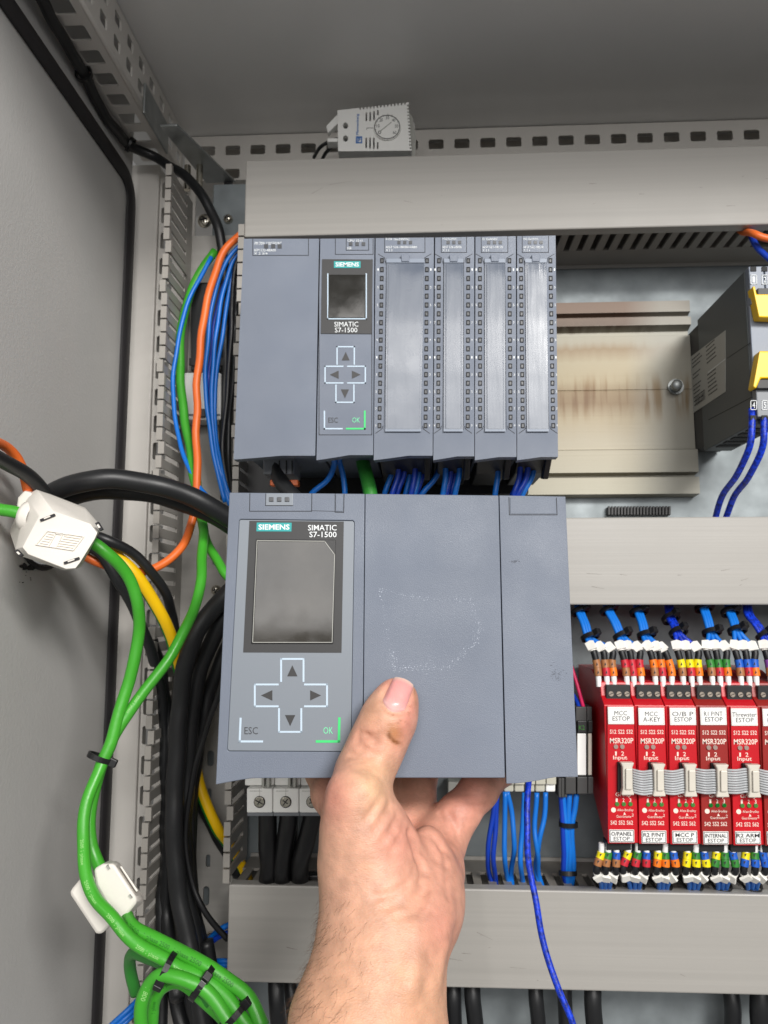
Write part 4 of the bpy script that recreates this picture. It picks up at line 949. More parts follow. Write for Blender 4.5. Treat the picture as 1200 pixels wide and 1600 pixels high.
# the left cover with the recess for the keypad membrane
lip = [(337, 1226)] + [(337 + (395 - 337) * t, 1226 - 7.5 * t - 2.5 * math.sin(math.pi * t / 2)) for t in (.25, .5, .75, 1)]
mem = [(376, 812), (374, 814), (355.5, 1170), (358, 1173), (545, 1174), (548, 1171), (553.5, 817), (551, 814)]
g = lambda pts, k: [((x - 456) * k + 456, (y - 993) * k + 993) for x, y in pts]
hp('display_cover', MB().plate(FH, [(358.5, 769.5)] + lip + [(566, 1215.5), (569.8, 771.5)], [g(mem, 1.0045)], -.005, 0), 'plc', bevel=.0004)
hp('membrane', MB().plate(FH, mem, (), -.005, -.00005), 'membrane', bevel=.0002)
hp('middle_cover', MB().plate(FH, [(570.8, 771.5), (567, 1215.5), (789, 1215.5), (779, 774)], (), -.005, 0), 'plc', bevel=.0004)
rlip = [(791.3, 1224.5), (808, 1224), (826, 1222), (844, 1219), (858, 1216), (871, 1214)]
hp('end_cover', MB().plate(FH, [(780.2, 774)] + rlip + [(903, 1214), (883.5, 775.8)], [g2 for g2 in [[(795, 774.8), (795.7, 804.8), (870.6, 804.8), (869.6, 776)]] if False], -.005, 0), 'plc', bevel=.0004)
def groove(pts, w_=1.1, nm='panel_groove'): return hp(nm, MB().pline(FH, pts, w_, -.0003, .00006), 'dark_gap')
groove([(795.2, 777), (795.9, 804.5), (870.4, 804.5), (869.4, 778)])
hp('end_flap', MB().plate(FH, [(797, 777.5), (797.4, 803), (868.8, 803), (868, 778.3)], (), -.0002, .0003), 'plc', bevel=.0002)
groove([(390.5, 771), (390, 798.8), (487, 798.8), (487.3, 771.5)]); groove([(488, 798), (523, 799)], .7); groove([(523.7, 772), (523.5, 800.3), (537, 800.6), (537.6, 772)])
hp('service_flap', MB().plate(FH, [(525, 773), (524.8, 799), (535.8, 799.2), (536.3, 773)], (), -.0002, .0004), 'plc', bevel=.0002)
hp('light_window', MB().plate(FH, [(415.8, 771), (415.2, 789.8), (457.5, 789.8), (458.2, 771)], (), -.0002, .0003), 'membrane', bevel=.0002)
groove([(415.4, 771), (414.8, 790.2), (458, 790.2)], .8)
for x in (424.3, 436.6, 448.9): hp('status_light', MB().prect(FH, x - 3.5, 777.2, x + 3.5, 784, .0001, .0009), 'led_dark', bevel=.0002)
hp('bezel', MB().plate(FH, [(389.7, 813.8), (380, 1019.5), (533.6, 1020), (537.2, 815)], (), -.0002, .0001), 'bezel')
hb_ = hp('badge', MB().plate(FH, [(401.3, 816.6), (400.8, 830.3), (455.4, 830.5), (455.9, 816.9)], (), .0001, .00025), 'teal')
part('brand_lettering', MB().text(FH, 'SIEMENS', 404, 819.4, 452.6, 827.8, .0003, bold=.025), 'white_print', hb_, smooth='print')
hp('model_lettering', MB().text(FH, 'SIMATIC', 481.3, 820.2, 526, 829, .0002, bold=.006).text(FH, 'S7-1500', 483.5, 830.8, 526, 839.6, .0002, bold=.006), 'white_print', smooth='print')
scr = [(402.5, 844.5), (395.5, 1003.5), (519, 1003.5), (523, 867), (507.5, 846.5)]
so = [(400.5, 842.5), (393, 1005.8), (520.8, 1005.8), (524.6, 843.8)]
hp('screen_rim', MB().plate(FH, so, [scr], .0001, .0008), 'black_gloss', bevel=.0002)
hp('screen', MB().plate(FH, scr, (), -.0002, .0003), 'screen_dusty')
hp('screen_edge', MB().pline(FH, [(402.3, 845), (395.4, 1003.7), (519.2, 1003.7), (523.2, 867), (507.7, 846.2), (402.3, 845)], .9, .0007, .00095), 'label_grey')
keypad(held, FH, (439.3, 1029.6, 474.3, 1064), (398.2, 1069.5, 434, 1103.6), (476.6, 1069.5, 511, 1103.6), (436, 1108, 470.8, 1143.5), 2.9, .00003, .0001)
hp('escape_key', MB().pline(FH, [(376, 1123), (374.6, 1158.5), (409.5, 1158.5)], 3.2, 0, .00015), 'pale_line')
hp('enter_key', MB().pline(FH, [(495.4, 1158.5), (529.5, 1158.5), (530.3, 1122.8)], 3.8, 0, .00015), 'green_line')
hp('key_lettering', MB().text(FH, 'ESC', 382, 1136, 403, 1147.3, .0001), 'dark_print', smooth='print')
hp('key_lettering', MB().text(FH, 'OK', 505.3, 1136, 520.3, 1146.6, .0001), 'green_text', smooth='print')
# glue left by a sticker: many tiny flakes along its torn outline, few inside
rg = random.Random(21); fl = MB(); edge = [(591, 918), (640, 931), (700, 936), (737, 934), (741, 950), (753, 981), (744, 1005), (725, 1026), (700, 1045), (680, 1048), (614, 1049), (606, 1008), (599, 962), (591, 918)]
dens = [1.0, 1.0, .9, 1.4, 1.6, 3.2, 2.2, 1.6, 2.0, 2.6, 2.4, .7, .8]
def flake(x, y, s_):
    a0 = rg.uniform(0, 6.3); asp = rg.uniform(.35, 1)
    fl.add([FH.q(x + s_ * math.cos(a0 + 2 * math.pi * k / 5) * rg.uniform(.6, 1.2), y + s_ * asp * math.sin(a0 + 2 * math.pi * k / 5) * rg.uniform(.6, 1.2), .0001 + .00003 * rg.random()) for k in range(5)], [(0, 1, 2, 3, 4)])
for (a, b), dn in zip(zip(edge, edge[1:]), dens):
    n = int(math.dist(a, b) * .7 * dn)
    for k in range(n):
        t = rg.random(); sp = rg.gauss(0, 2.0 if dn < 2.3 else 2.8) + abs(rg.gauss(0, 6)) * (1 if dn > 2.3 else .5) * -1
        mx, my = 665, 990; x, y = a[0] + (b[0] - a[0]) * t, a[1] + (b[1] - a[1]) * t
        L = math.dist((x, y), (mx, my)); x += (x - mx) / L * sp; y += (y - my) / L * sp
        flake(x, y, abs(rg.gauss(0, .36)) + .16)
for k in range(4200):
    x, y = rg.uniform(595, 745), rg.uniform(925, 1047)
    if x > 720 and abs(y - 981) > 40: continue
    flake(x, y, rg.uniform(.10, .27))
hp('glue_residue', fl, 'residue', kind='stuff', smooth='print')
sm = MB()
for cx, cy, n, sx, sy in ((804, 877, 30, 7, 1.0), (872, 1055, 46, 9, 5), (868, 1048, 20, 6, 9)):
    for k in range(n):
        x, y = rg.gauss(cx, sx * .6), rg.gauss(cy, sy); s_ = abs(rg.gauss(0, .4)) + .2
        sm.add([FH.q(x + s_ * 1.6 * math.cos(t), y + s_ * math.sin(t) * .7, .00008) for t in [2 * math.pi * i / 6 for i in range(6)]], [tuple(range(6))])
hp('scuff', sm, 'scuff', kind='stuff', smooth='print')
# ================================================================== CABLES
# ferrite clamps
def ferrite(label, rings, name='ferrite_clamp'):
    t = thing(name, label, 'ferrite', rings[0][0][0] if False else P(*rings[0][0], rings[0][1][0] if False else .48), 'white cable clamps')
    return t
def lift(poly, Y): return [P(x, y, Y) for x, y in poly]
t = thing('ferrite_clamp', 'white clip-on ferrite case over the cable hole, its lid embossed', 'ferrite', P(90, 885, .45), 'white ferrite cases')
front = [(62, 806), (83, 799), (141, 819), (152, 833), (148, 842), (125, 879), (118, 888), (103, 889), (44, 866), (35, 855), (60, 808)]
midr = [(45, 782), (60, 768), (133, 797), (157, 823), (155, 832), (127, 885), (118, 890), (100, 891), (30, 868), (24, 858), (40, 795)]
backr = [(42, 772), (55, 763), (133, 793), (156, 820), (154, 832), (126, 880), (116, 886), (98, 886), (24, 858), (15, 830), (36, 780)]
part('case', MB().loft([lift(backr, .474), lift(midr, .447), lift(front, .434)]), 'ferrite_plastic', t, bevel=.0018, smooth='auto')
FFe = Face(P(95, 843, .4336), (P(141, 819, .434) - P(83, 799, .434)), (P(83, 799, .434) - P(44, 866, .434)))
part('embossed_panel', MB().plate(FFe, [(74, 824), (60, 848), (115, 866), (128, 842)], [[(75.5, 826), (62.5, 847.5), (114.5, 864), (126, 842.5)]], -.0005, .0006), 'ferrite_plastic', t, bevel=.0002)
mb = MB()
for k in range(5):
    f = .14 + k * .18; a = (75.5 + (62.5 - 75.5) * f, 826 + (847.5 - 826) * f); b = (126 + (114.5 - 126) * f, 842.5 + (864 - 842.5) * f)
    q = lambda s_: (a[0] + (b[0] - a[0]) * s_, a[1] + (b[1] - a[1]) * s_)
    mb.pline(FFe, [q(.06), q(.24)], 1.5, -.0004, .0004); mb.pline(FFe, [q(.52), q(.95)], 1.5, -.0004, .0004)
mb.pline(FFe, [(90, 856), (97, 833), (104, 835)], 1.6, -.0004, .0005).pline(FFe, [(80, 851), (87, 831), (96, 834)], 1.6, -.0004, .0005)
part('embossed_mark', mb, 'ferrite_plastic', t, bevel=.0001)
for a, b in (((66, 804), (81, 798)), ((144, 821), (150, 832)), ((36, 856), (42, 864)), ((106, 886), (122, 881))):
    mb = MB().pline(FFe, [a, b], 4.4, -.001, .0008); part('latch_slot', mb, 'label_print', t)
    mb = MB().pline(FFe, [(a[0] + (b[0] - a[0]) * .3, a[1] + (b[1] - a[1]) * .3), (a[0] + (b[0] - a[0]) * .7, a[1] + (b[1] - a[1]) * .7)], 2.6, .0005, .0014); part('latch', mb, 'ferrite_plastic', t, bevel=.0002)
mb = MB(); c = P(42, 806, .452); ax = (P(60, 810, .450) - P(10, 797, .452)).normalized(); e1 = ax.orthogonal().normalized(); e2 = ax.cross(e1)
rr = lambda r_, o_: [c + ax * o_ + (e1 * math.cos(2 * math.pi * i / 24) + e2 * math.sin(2 * math.pi * i / 24)) * r_ for i in range(24)]
part('collar', MB().loft([rr(.0090, .006), rr(.0094, .0015), rr(.0090, -.0010), rr(.0070, -.0012), rr(.0062, .006)], cap=False), 'ferrite_plastic', t, smooth=True)
mb = MB().loft([lift([(30, 776), (40, 765), (52, 768), (48, 800), (36, 806), (28, 795)], .470), lift([(28, 778), (38, 767), (50, 770), (46, 800), (34, 806), (26, 795)], .458)])
part('rear_half', mb, 'ferrite_plastic', t, bevel=.001)
t = thing('ferrite_clamp', 'white clip-on ferrite case low on the green cables, seen edge on', 'ferrite', P(165, 1455, .46), 'white ferrite cases')
part('case', MB().loft([lift([(160, 1349), (172, 1344), (186, 1346), (226, 1402), (224, 1410), (192, 1441), (184, 1438), (146, 1362)], .478), lift([(146, 1358), (160, 1350), (178, 1349), (214, 1404), (212, 1412), (188, 1443), (180, 1440), (150, 1384)], .455)]), 'ferrite_plastic', t, bevel=.0016, smooth='auto')
part('rear_half', MB().loft([lift([(110, 1392), (128, 1370), (150, 1366), (186, 1436), (160, 1458), (150, 1456), (112, 1398)], .476), lift([(109, 1393), (127, 1371), (146, 1368), (182, 1438), (158, 1460), (150, 1458), (111, 1399)], .458)]), 'ferrite_plastic', t, bevel=.0016, smooth='auto')
FF2 = Face(P(200, 1395, .4565), (1, .25, -.2), (.2, 0, 1))
mb = MB()
for a, b in (((168, 1352), (171, 1357)), ((203, 1398), (206, 1402)), ((166, 1408), (170, 1413)), ((183, 1434), (186, 1439))): mb.pline(wall_face(.4545), [a, b], 1.6, -.001, .0012)
part('latch', mb, 'label_grey', t)
FF3 = Face(P(205, 1380, .4655), P(214, 1404, .455) - P(178, 1349, .455), P(186, 1346, .478) - P(178, 1349, .455))
part('ridge', MB().loft([lift([(187, 1354), (190, 1353), (216, 1392), (213, 1394)], .462), lift([(187, 1354), (190, 1353), (216, 1392), (213, 1394)], .4592)]), 'ferrite_plastic', t, bevel=.0005)
# green data cables
GR = 'green data cables'
gA = cable('data_cable', [(336, 392, .628), (300, 450, .62), (281, 540, .61), (287, 640, .60), (301, 730, .585), (317, 830, .56), (309, 930, .53), (270, 1020, .505), (206, 1105, .492), (166, 1178, .482), (144, 1230, .474), (129, 1290, .466), (133, 1350, .457), (151, 1405, .448), (185, 1448, .442), (232, 1486, .440), (275, 1508, .438), (305, 1521, .436), (338, 1548, .434), (367, 1574, .432), (398, 1612, .430)], .0036, 'green_cable', 'long green data cable running the whole height, down past the edge-on ferrite in front', 'cable', GR, 14)
gB = cable('data_cable', [(-40, 788, .446), (0, 797, .450), (30, 803, .452), (60, 815, .456), (110, 835, .458), (150, 852, .460), (190, 885, .470), (212, 930, .480), (216, 990, .488), (203, 1060, .489), (176, 1150, .484), (155, 1200, .480), (143, 1262, .476), (143, 1320, .472), (160, 1365, .468), (186, 1415, .466), (206, 1445, .452), (242, 1465, .446), (284, 1489, .442), (326, 1511, .438), (357, 1533, .436), (388, 1560, .434), (412, 1602, .43)], .0038, 'green_cable', 'green data cable passing through both white ferrite cases', 'cable', GR, 14)
gC = cable('data_cable', [(228, 1640, .437), (222, 1592, .436), (224, 1560, .435), (235, 1535, .434), (252, 1522, .432), (276, 1525, .431), (306, 1541, .430), (331, 1561, .429), (353, 1583, .428), (372, 1612, .427)], .0037, 'green_cable', 'green data cable looping up from the bottom edge in front of the bundle', 'cable', GR, 14)
gD = cable('data_cable', [(234, 1640, .448), (236, 1592, .448), (241, 1562, .447), (256, 1541, .445), (280, 1535, .443), (312, 1553, .442), (340, 1580, .441), (362, 1612, .44)], .0036, 'green_cable', 'green data cable forming the inner loop beneath the bundle', 'cable', GR, 12)
gE = cable('data_cable', [(212, 1552, .485), (203, 1520, .48), (203, 1500, .474), (213, 1489, .466), (236, 1496, .458), (262, 1512, .450), (296, 1532, .444), (330, 1565, .44)], .0035, 'green_dark', 'dull green data cable curling out from behind the bundle by the post', 'cable', GR, 12)
cable('data_cable', [(306, 735, .583), (312, 800, .575), (325, 850, .565), (347, 888, .555), (375, 915, .55)], .0034, 'green_cable', 'short green data cable slipping behind the held controller', 'cable', GR, 12)
cable('data_cable', [(556, 690, .56), (566, 720, .545), (575, 750, .535), (580, 790, .53), (582, 830, .53)], .0050, 'green_dark', 'dark green data cable hanging from the small-screen controller', 'cable', GR, 14)
cable_print(gA, '2500 1 phase', 'cable_print', -.150, .35, .0026, 5, .009)
cable_print(gA, '2500 1 phase', 'cable_print', -.24, .3, .0022, 2, .02)
cable_print(gB, '1 phase 2500', 'green_print', -.125, .3, .0032, 5, .003)
cable_print(gC, '1 phase 2500', 'cable_print', .10, .2, .0026, 2, .02)
cable_print(gC, '008 1', 'cable_print', .028, .1, .0028, 1)
cable_print(gD, '1 phase', 'green_print', .02, .2, .0026, 2, .01)
tie(P(156, 1184, .482), P(150, 1200, .482) - P(166, 1165, .484), .0068, .0056, 'black cable tie joining the two green cables above the edge-on ferrite', 'cable ties on the green cables', hang=170)
tie(P(262, 1514, .437), P(290, 1530, .437) - P(240, 1505, .437), .0078, .0082, 'first black cable tie on the green bundle, over the small loop', 'cable ties on the green cables', hang=30)
tie(P(317, 1534, .436), P(345, 1556, .436) - P(290, 1512, .436), .0092, .0084, 'second black cable tie on the green bundle, midway along it', 'cable ties on the green cables', hang=105)
tie(P(366, 1583, .433), P(384, 1604, .433) - P(348, 1560, .433), .0082, .0080, 'last black cable tie on the green bundle, at the bottom edge', 'cable ties on the green cables', hang=140)
# blue, orange, black and earth cables in the open trunking
BW = 'blue wires in the open trunking'
cable('blue_wire', [(330, 402, .612), (292, 478, .604), (274, 560, .600), (271, 630, .596), (281, 690, .59), (300, 742, .58), (326, 780, .57), (352, 812, .565)], .0018, 'blue_wire', 'lone blue wire bowing outside the green cable in the open trunking', 'wire', BW, 10)
for k, (lab, pts) in enumerate((('blue wire of the tight group in the trunking, next to the orange cable', [(385, 372, .60), (352, 412, .60), (333, 470, .60), (322, 560, .60), (322, 620, .60), (329, 680, .60), (338, 730, .60), (352, 785, .60)]),
        ('middle blue wire of the tight group in the trunking', [(388, 378, .605), (360, 418, .605), (344, 480, .605), (333, 570, .605), (331, 630, .605), (335, 690, .603), (345, 740, .60), (360, 790, .6)]),
        ('blue wire of the tight group in the trunking, next to the black cables', [(392, 376, .61), (366, 420, .61), (353, 490, .61), (340, 570, .61), (336, 620, .608), (338, 690, .605), (349, 745, .60), (366, 795, .6)]),
        ('rear blue wire in the trunking, partly hidden by the other three', [(390, 384, .62), (357, 430, .62), (338, 490, .62), (330, 560, .62), (326, 600, .62), (331, 660, .61), (343, 720, .61), (358, 780, .61)]))):
    cable('blue_wire', pts, .0018, 'blue_wire' if k < 3 else 'blue_dark', lab, 'wire', BW, 10)
cable('orange_cable', [(395, 352, .61), (372, 368, .598), (347, 400, .594), (325, 465, .59), (311, 560, .586), (307, 660, .582), (308, 760, .575), (299, 822, .566), (275, 864, .555), (245, 886, .545), (200, 895, .535), (168, 884, .528), (130, 868, .522), (80, 830, .500), (46, 770, .468), (24, 712, .450), (-10, 690, .425), (-40, 688, .40)], .0031, 'orange_cable', 'orange cable arching from the rack through the trunking to the cable hole', 'cable', 'orange cables', 12)
cable('orange_cable', [(1250, 374, .57), (1200, 372, .572), (1176, 364, .575), (1160, 362, .60), (1150, 352, .61)], .0028, 'orange_cable', 'stub of orange cable under the top trunking by the picture corner', 'cable', 'orange cables', 12)
cable('blue_wire', [(1172, 352, .60), (1176, 372, .585), (1188, 392, .58), (1215, 412, .575), (1250, 425, .57)], .0024, 'blue_dark', 'thick dark blue wire under the orange stub near the top corner', 'wire', BW, 10)
KB = 'black cables'
def onrail(px, py, drop=.0052):
    d = ray(px, py); return (px, py, d.y * (ZRIDGE - drop - CAM.z) / d.z)
bA = cable('black_cable', [onrail(24, -60), onrail(64, 0), onrail(98, 58), onrail(131, 116), onrail(152, 158, .007), onrail(175, 196, .008), onrail(203, 226), (245, 248, .645), (285, 272, .635), (312, 300, .625), (332, 335, .625), (345, 372, .625), (351, 440, .63), (352, 560, .63), (350, 680, .625), (352, 780, .61)], .0043, 'black_cable', 'black cable tied along the punched roof rail, dropping into the trunking', 'cable', KB, 12)
tie(P(*onrail(131, 116)), P(155, 170, .59) - P(110, 85, .53), .0056, .0056, 'black cable tie on the roof rail cable, higher of the two', 'cable ties on the roof rail cable', hang=215)
tie(P(*onrail(203, 226)), P(225, 238, .642) - P(185, 212, .632), .0058, .0058, 'black cable tie on the roof rail cable, beside the zinc bracket', 'cable ties on the roof rail cable', hang=240)
cable('black_cable', [(378, 392, .605), (366, 430, .605), (361, 520, .605), (357, 600, .605), (350, 660, .605), (349, 710, .605), (358, 775, .60)], .0019, 'black_cable', 'thin black cable hugging the power module edge, in front', 'cable', KB, 10)
cable('black_cable', [(380, 400, .615), (370, 440, .615), (367, 520, .615), (364, 600, .615), (358, 660, .612), (357, 720, .61), (364, 775, .60)], .0022, 'black_cable', 'thin black cable hugging the power module edge, behind', 'cable', KB, 10)
cable('black_cable', [(50, 812, .535), (70, 780, .512), (98, 762, .500), (140, 752, .496), (190, 749, .50), (262, 763, .51), (330, 792, .525), (400, 835, .545), (470, 880, .56)], .0068, 'black_cable', 'thick black cable arching from the cable hole to the held controller', 'cable', KB, 16)
cable('black_cable', [(60, 815, .545), (90, 790, .530), (125, 774, .522), (180, 766, .522), (250, 776, .528), (330, 805, .54), (400, 850, .555)], .0062, 'black_cable', 'second thick black cable under the arching one, mostly hidden', 'cable', KB, 14)
cable('black_cable', [(-60, 698, .395), (0, 717, .428), (40, 742, .455), (75, 775, .478), (95, 805, .495)], .0046, 'black_cable', 'black cable coming in from the picture edge over the embossed ferrite', 'cable', KB, 12)
cable('black_cable', [(110, 852, .52), (150, 862, .52), (185, 905, .53), (215, 965, .55), (240, 1030, .58), (255, 1110, .60), (258, 1210, .605), (258, 1330, .605), (250, 1460, .60), (255, 1620, .59)], .0040, 'black_cable', 'black cable leaving the ferrite and dropping down along the trunking fingers', 'cable', KB, 12)
cable('black_cable', [(120, 830, .515), (165, 842, .515), (215, 872, .53), (255, 920, .55), (272, 975, .58), (280, 1060, .60), (284, 1180, .61), (280, 1300, .61)], .0036, 'black_cable', 'black cable curving over the earth cable beside the trunking', 'cable', KB, 12)
sp = lambda k, n: 1 if k < n // 2 else 0
eP = spline([P(*p) for p in [(120, 838, .525), (155, 852, .525), (205, 890, .53), (243, 945, .545), (266, 992, .56), (281, 1050, .585), (292, 1100, .605), (300, 1150, .615), (311, 1225, .61), (336, 1288, .612), (352, 1312, .622), (370, 1340, .634), (388, 1378, .640)]], 7)
mb = MB(); mb.tube(eP, .0045, 16, split=lambda k, n: 1 if (k >= 9 or k < 2) else 0)
single('earth_cable', mb, ('earth_green', 'earth_yellow'), 'striped green and yellow earth cable bending down behind the black cables', 'cable', smooth=True)
cable('black_cable', [(372, 912, .565), (330, 955, .565), (302, 1000, .566), (285, 1065, .57), (277, 1170, .575), (272, 1290, .575), (280, 1400, .575), (300, 1500, .57), (325, 1640, .56)], .0066, 'black_cable', 'thick black cable curving down out from behind the held controller, outermost', 'cable', KB, 14)
cable('black_cable', [(380, 935, .58), (345, 975, .58), (318, 1030, .585), (302, 1100, .59), (294, 1190, .592), (288, 1290, .592), (292, 1400, .59), (312, 1500, .585), (340, 1640, .575)], .0062, 'black_cable', 'thick black cable curving down beneath the outermost one', 'cable', KB, 14)
cable('black_cable', [(390, 975, .595), (362, 1000, .595), (335, 1060, .60), (316, 1130, .605), (303, 1210, .605), (296, 1300, .605), (300, 1400, .60), (322, 1520, .595), (352, 1640, .59)], .0055, 'black_cable', 'third thick black cable, closest to the plate in the bend', 'cable', KB, 14)
cable('black_cable', [(278, 1560, .56), (262, 1440, .60), (262, 1340, .60), (266, 1240, .605), (264, 1140, .605), (250, 1050, .60), (236, 1000, .59)], .0052, 'black_cable', 'black cable standing upright against the trunking fingers', 'cable', KB, 12)
cable('black_cable', [(352, 1050, .555), (342, 1085, .56), (322, 1140, .57), (302, 1215, .575), (290, 1300, .58), (298, 1370, .58), (320, 1425, .58), (356, 1468, .585)], .0022, 'black_gloss', 'thin dark cable slanting past the oval holes and bending under the bottom trunking', 'cable', KB, 10)
cable('black_cable', [(300, 1215, .625), (318, 1262, .625), (340, 1302, .627), (358, 1332, .634), (374, 1368, .638)], .0055, 'black_cable', 'thick black cable under the earth cable stripe', 'cable', KB, 12)
for k, (x0, x1, y0, yy) in enumerate(((240, 300, 1570, .60), (262, 330, 1560, .59), (300, 372, 1570, .585), (290, 350, 1540, .605))):
    cable('black_cable', [(x0 + 22, 1470, yy), (x0 + 30, y0 - 40, yy), (x0 + 40, y0 + 10, yy - .01), (x1, 1650, yy - .02)], .0055, 'black_cable', ('black cable at the bottom of the open trunking, hard by the fingers', 'black cable at the bottom of the open trunking behind the green loops', 'black cable at the bottom of the open trunking under the green bundle', 'black cable deep at the bottom of the open trunking')[k], 'cable', KB, 12)
lb = ['blue wire low in the trunking, tied at the corner of the finger row', 'blue wire low in the trunking, underneath the tied one', 'blue wire low in the trunking, lowest of the tied ones']
for k in range(3): cable('blue_wire', [(250 + k * 3, 1530 + k * 9, .60), (222, 1556 + k * 8, .59), (198, 1580 + k * 8, .58), (170, 1606 + k * 9, .575)], .0019, 'blue_wire', lb[k], 'wire', BW, 10)
cable('blue_wire', [(300, 1480, .61), (322, 1470, .605), (342, 1454, .60), (372, 1440, .60)], .0021, 'blue_wire', 'short blue wire crossing the plate screw low in the trunking', 'wire', BW, 10)
cable('blue_wire', [(304, 1494, .60), (326, 1476, .598), (346, 1462, .597), (376, 1452, .597)], .0021, 'blue_dark', 'short dark blue wire crossing under the plate screw', 'wire', BW, 10)
for k in range(2): cable('blue_wire', [(290, 1514 + k * 5, .61), (320, 1506 + k * 6, .605), (345, 1502 + k * 5, .60), (380, 1503 + k * 5, .6)], .0020, 'blue_wire', ('blue wire entering the end of the bottom trunking, upper of two', 'blue wire entering the end of the bottom trunking, lower of two')[k], 'wire', BW, 10)
# wiring under the rack
UW = 'blue wires under the rack'
uw = [((522, 728), (485, 775), 0), ((530, 722), (540, 778), 0), ((614, 715), (601, 775), 0), ((622, 715), (612, 778), 1), ((632, 716), (620, 776), 1), ((641, 716), (632, 778), 0), ((650, 714), (641, 776), 1), ((655, 712), (646, 778), 0), ((690, 722), (655, 778), 0), ((694, 716), (692, 776), 0), ((705, 718), (696, 778), 1), ((712, 716), (704, 777), 1), ((718, 714), (711, 775), 0), ((776, 716), (774, 778), 0), ((822, 722), (800, 778), 1), ((826, 718), (806, 778), 1), ((836, 716), (815, 778), 0), ((660, 722), (650, 776), 1), ((812, 724), (803, 776), 1)]
nm_ = ['slanting blue wire under the small-screen controller', 'upright blue wire under the small-screen controller'] + [f'{a} blue wire under the wider rack module' for a in ('first', 'second', 'third', 'fourth', 'fifth', 'sixth')] + [f'{a} blue wire under the narrow module beside the wider one' for a in ('slanting', 'second', 'third', 'fourth', 'fifth')] + ['single blue wire under the middle narrow module'] + [f'{a} blue wire under the last narrow module' for a in ('first', 'second', 'third')] + ['seventh blue wire under the wider rack module', 'fourth dark blue wire under the last narrow module']
for k, ((a, b), (c, d), dk) in enumerate(uw):
    yy = .535 + .004 * (k % 3)
    cable('blue_wire', [(a, b - 14, yy - .012), (a, b, yy), (a + (c - a) * .35 + (3 if k % 2 else 2), b + (d - b) * .45, yy + .004), (c, d, yy + .006), (c - 4, d + 40, yy + .02)], .0020, 'blue_dark' if dk else 'blue_wire', nm_[k], 'wire', UW, 10)
cable('black_cable', [(432, 725, .535), (436, 748, .532), (448, 765, .528), (470, 785, .525), (500, 810, .53)], .0055, 'black_cable', 'black supply cable leaving the orange-levered plug under the power module', 'cable', KB, 14)
# relay leads
cable('blue_wire', [(1173, 640, .532), (1174, 662, .528), (1171, 700, .531), (1152, 742, .55), (1128, 775, .575), (1117, 812, .595), (1117, 840, .60)], .0023, 'navy_wire', 'blue lead from the yellow-tab relay, beside its dark side', 'wire', 'leads of the yellow-tab relay', 10)
cable('blue_wire', [(1193, 640, .532), (1194, 662, .528), (1190, 702, .531), (1170, 745, .55), (1146, 778, .575), (1134, 812, .595), (1134, 840, .60)], .0023, 'navy_wire', 'second blue lead from the yellow-tab relay, nearer the picture edge', 'wire', 'leads of the yellow-tab relay', 10)
# wires from the terminal blocks down into the bottom trunking
TW = 'blue wires from the terminal blocks'
tw = [('first loose blue wire under the cream blocks, next to the little finger', [(775, 1235), (770, 1280), (762, 1330), (766, 1372), (776, 1392)], 1), ('second loose blue wire under the cream blocks', [(777, 1235), (775, 1290), (771, 1340), (774, 1375), (777, 1394)], 1),
      ('third loose blue wire under the cream blocks', [(789, 1237), (789, 1290), (788, 1340), (793, 1370), (801, 1392)], 0), ('fourth loose blue wire, bowing outward', [(793, 1237), (799, 1270), (804, 1320), (799, 1360), (801, 1394)], 0),
      ('fifth loose blue wire, partly behind the speckled one', [(819, 1238), (816, 1300), (813, 1350), (817, 1375), (824, 1392)], 0), ('sixth loose blue wire in the pair at the slots', [(838, 1238), (836, 1290), (839, 1330), (842, 1365), (849, 1392)], 0),
      ('seventh loose blue wire, crossing its neighbour', [(853, 1238), (850, 1280), (841, 1320), (838, 1360), (849, 1394)], 0)]
for lab, pts, dk in tw: cable('blue_wire', [(x, y, .588 if j < 3 else .592 + .004 * j) for j, (x, y) in enumerate(pts)], .00185, 'blue_dark' if dk else 'blue_wire', lab, 'wire', TW, 10)
for k, (xs, xe, lab) in enumerate(((879, 884, 'first tied blue wire under the dark terminal blocks'), (889, 889, 'second tied blue wire under the dark terminal blocks'), (900, 894, 'third tied blue wire under the dark terminal blocks'), (876, 880, 'fourth tied blue wire, behind the others'))):
    cable('blue_wire', [(xs, 1240, .592), (xs + (xe - xs) * .5, 1265, .592), (xe, 1290, .592), (xe + 1, 1330, .594), (xe + 1, 1365, .60), (889 + (k - 1) * 2, 1395, .612)], .0021, 'blue_wire' if k < 3 else 'blue_dark', lab, 'wire', 'tied blue wires under the dark terminal blocks', 10)
tie(P(888, 1288, .592), (0, 0, 1), .0058, .0040, 'black cable tie high on the blue wires beside the first red relay', 'cable ties on the terminal block wires', hang=240)
tie(P(887, 1364, .600), (0, .2, 1), .0056, .0042, 'black cable tie low on the blue wires, just over the trunking slots', 'cable ties on the terminal block wires', hang=260)
cable('hanging_wire', [(826, 1190, .52), (826, 1228, .50), (823, 1290, .49), (828, 1360, .485), (839, 1420, .48), (854, 1490, .475), (874, 1550, .47), (892, 1592, .467), (906, 1640, .465)], .0019, 'navy_wire', 'speckled blue wire hanging loose in front of the bottom trunking', 'wire', None, 12)
cable('pink_wire', [(893, 1040, .60), (903, 1075, .597), (910, 1098, .592), (914, 1112, .588)], .0014, 'pink_wire', 'short pink wire beside the first red relay', 'wire', None, 8)
cable('blue_wire', [(895, 1085, .60), (902, 1098, .595), (906, 1110, .59)], .0016, 'blue_dark', 'short dark blue wire beside the pink one', 'wire', None, 8)
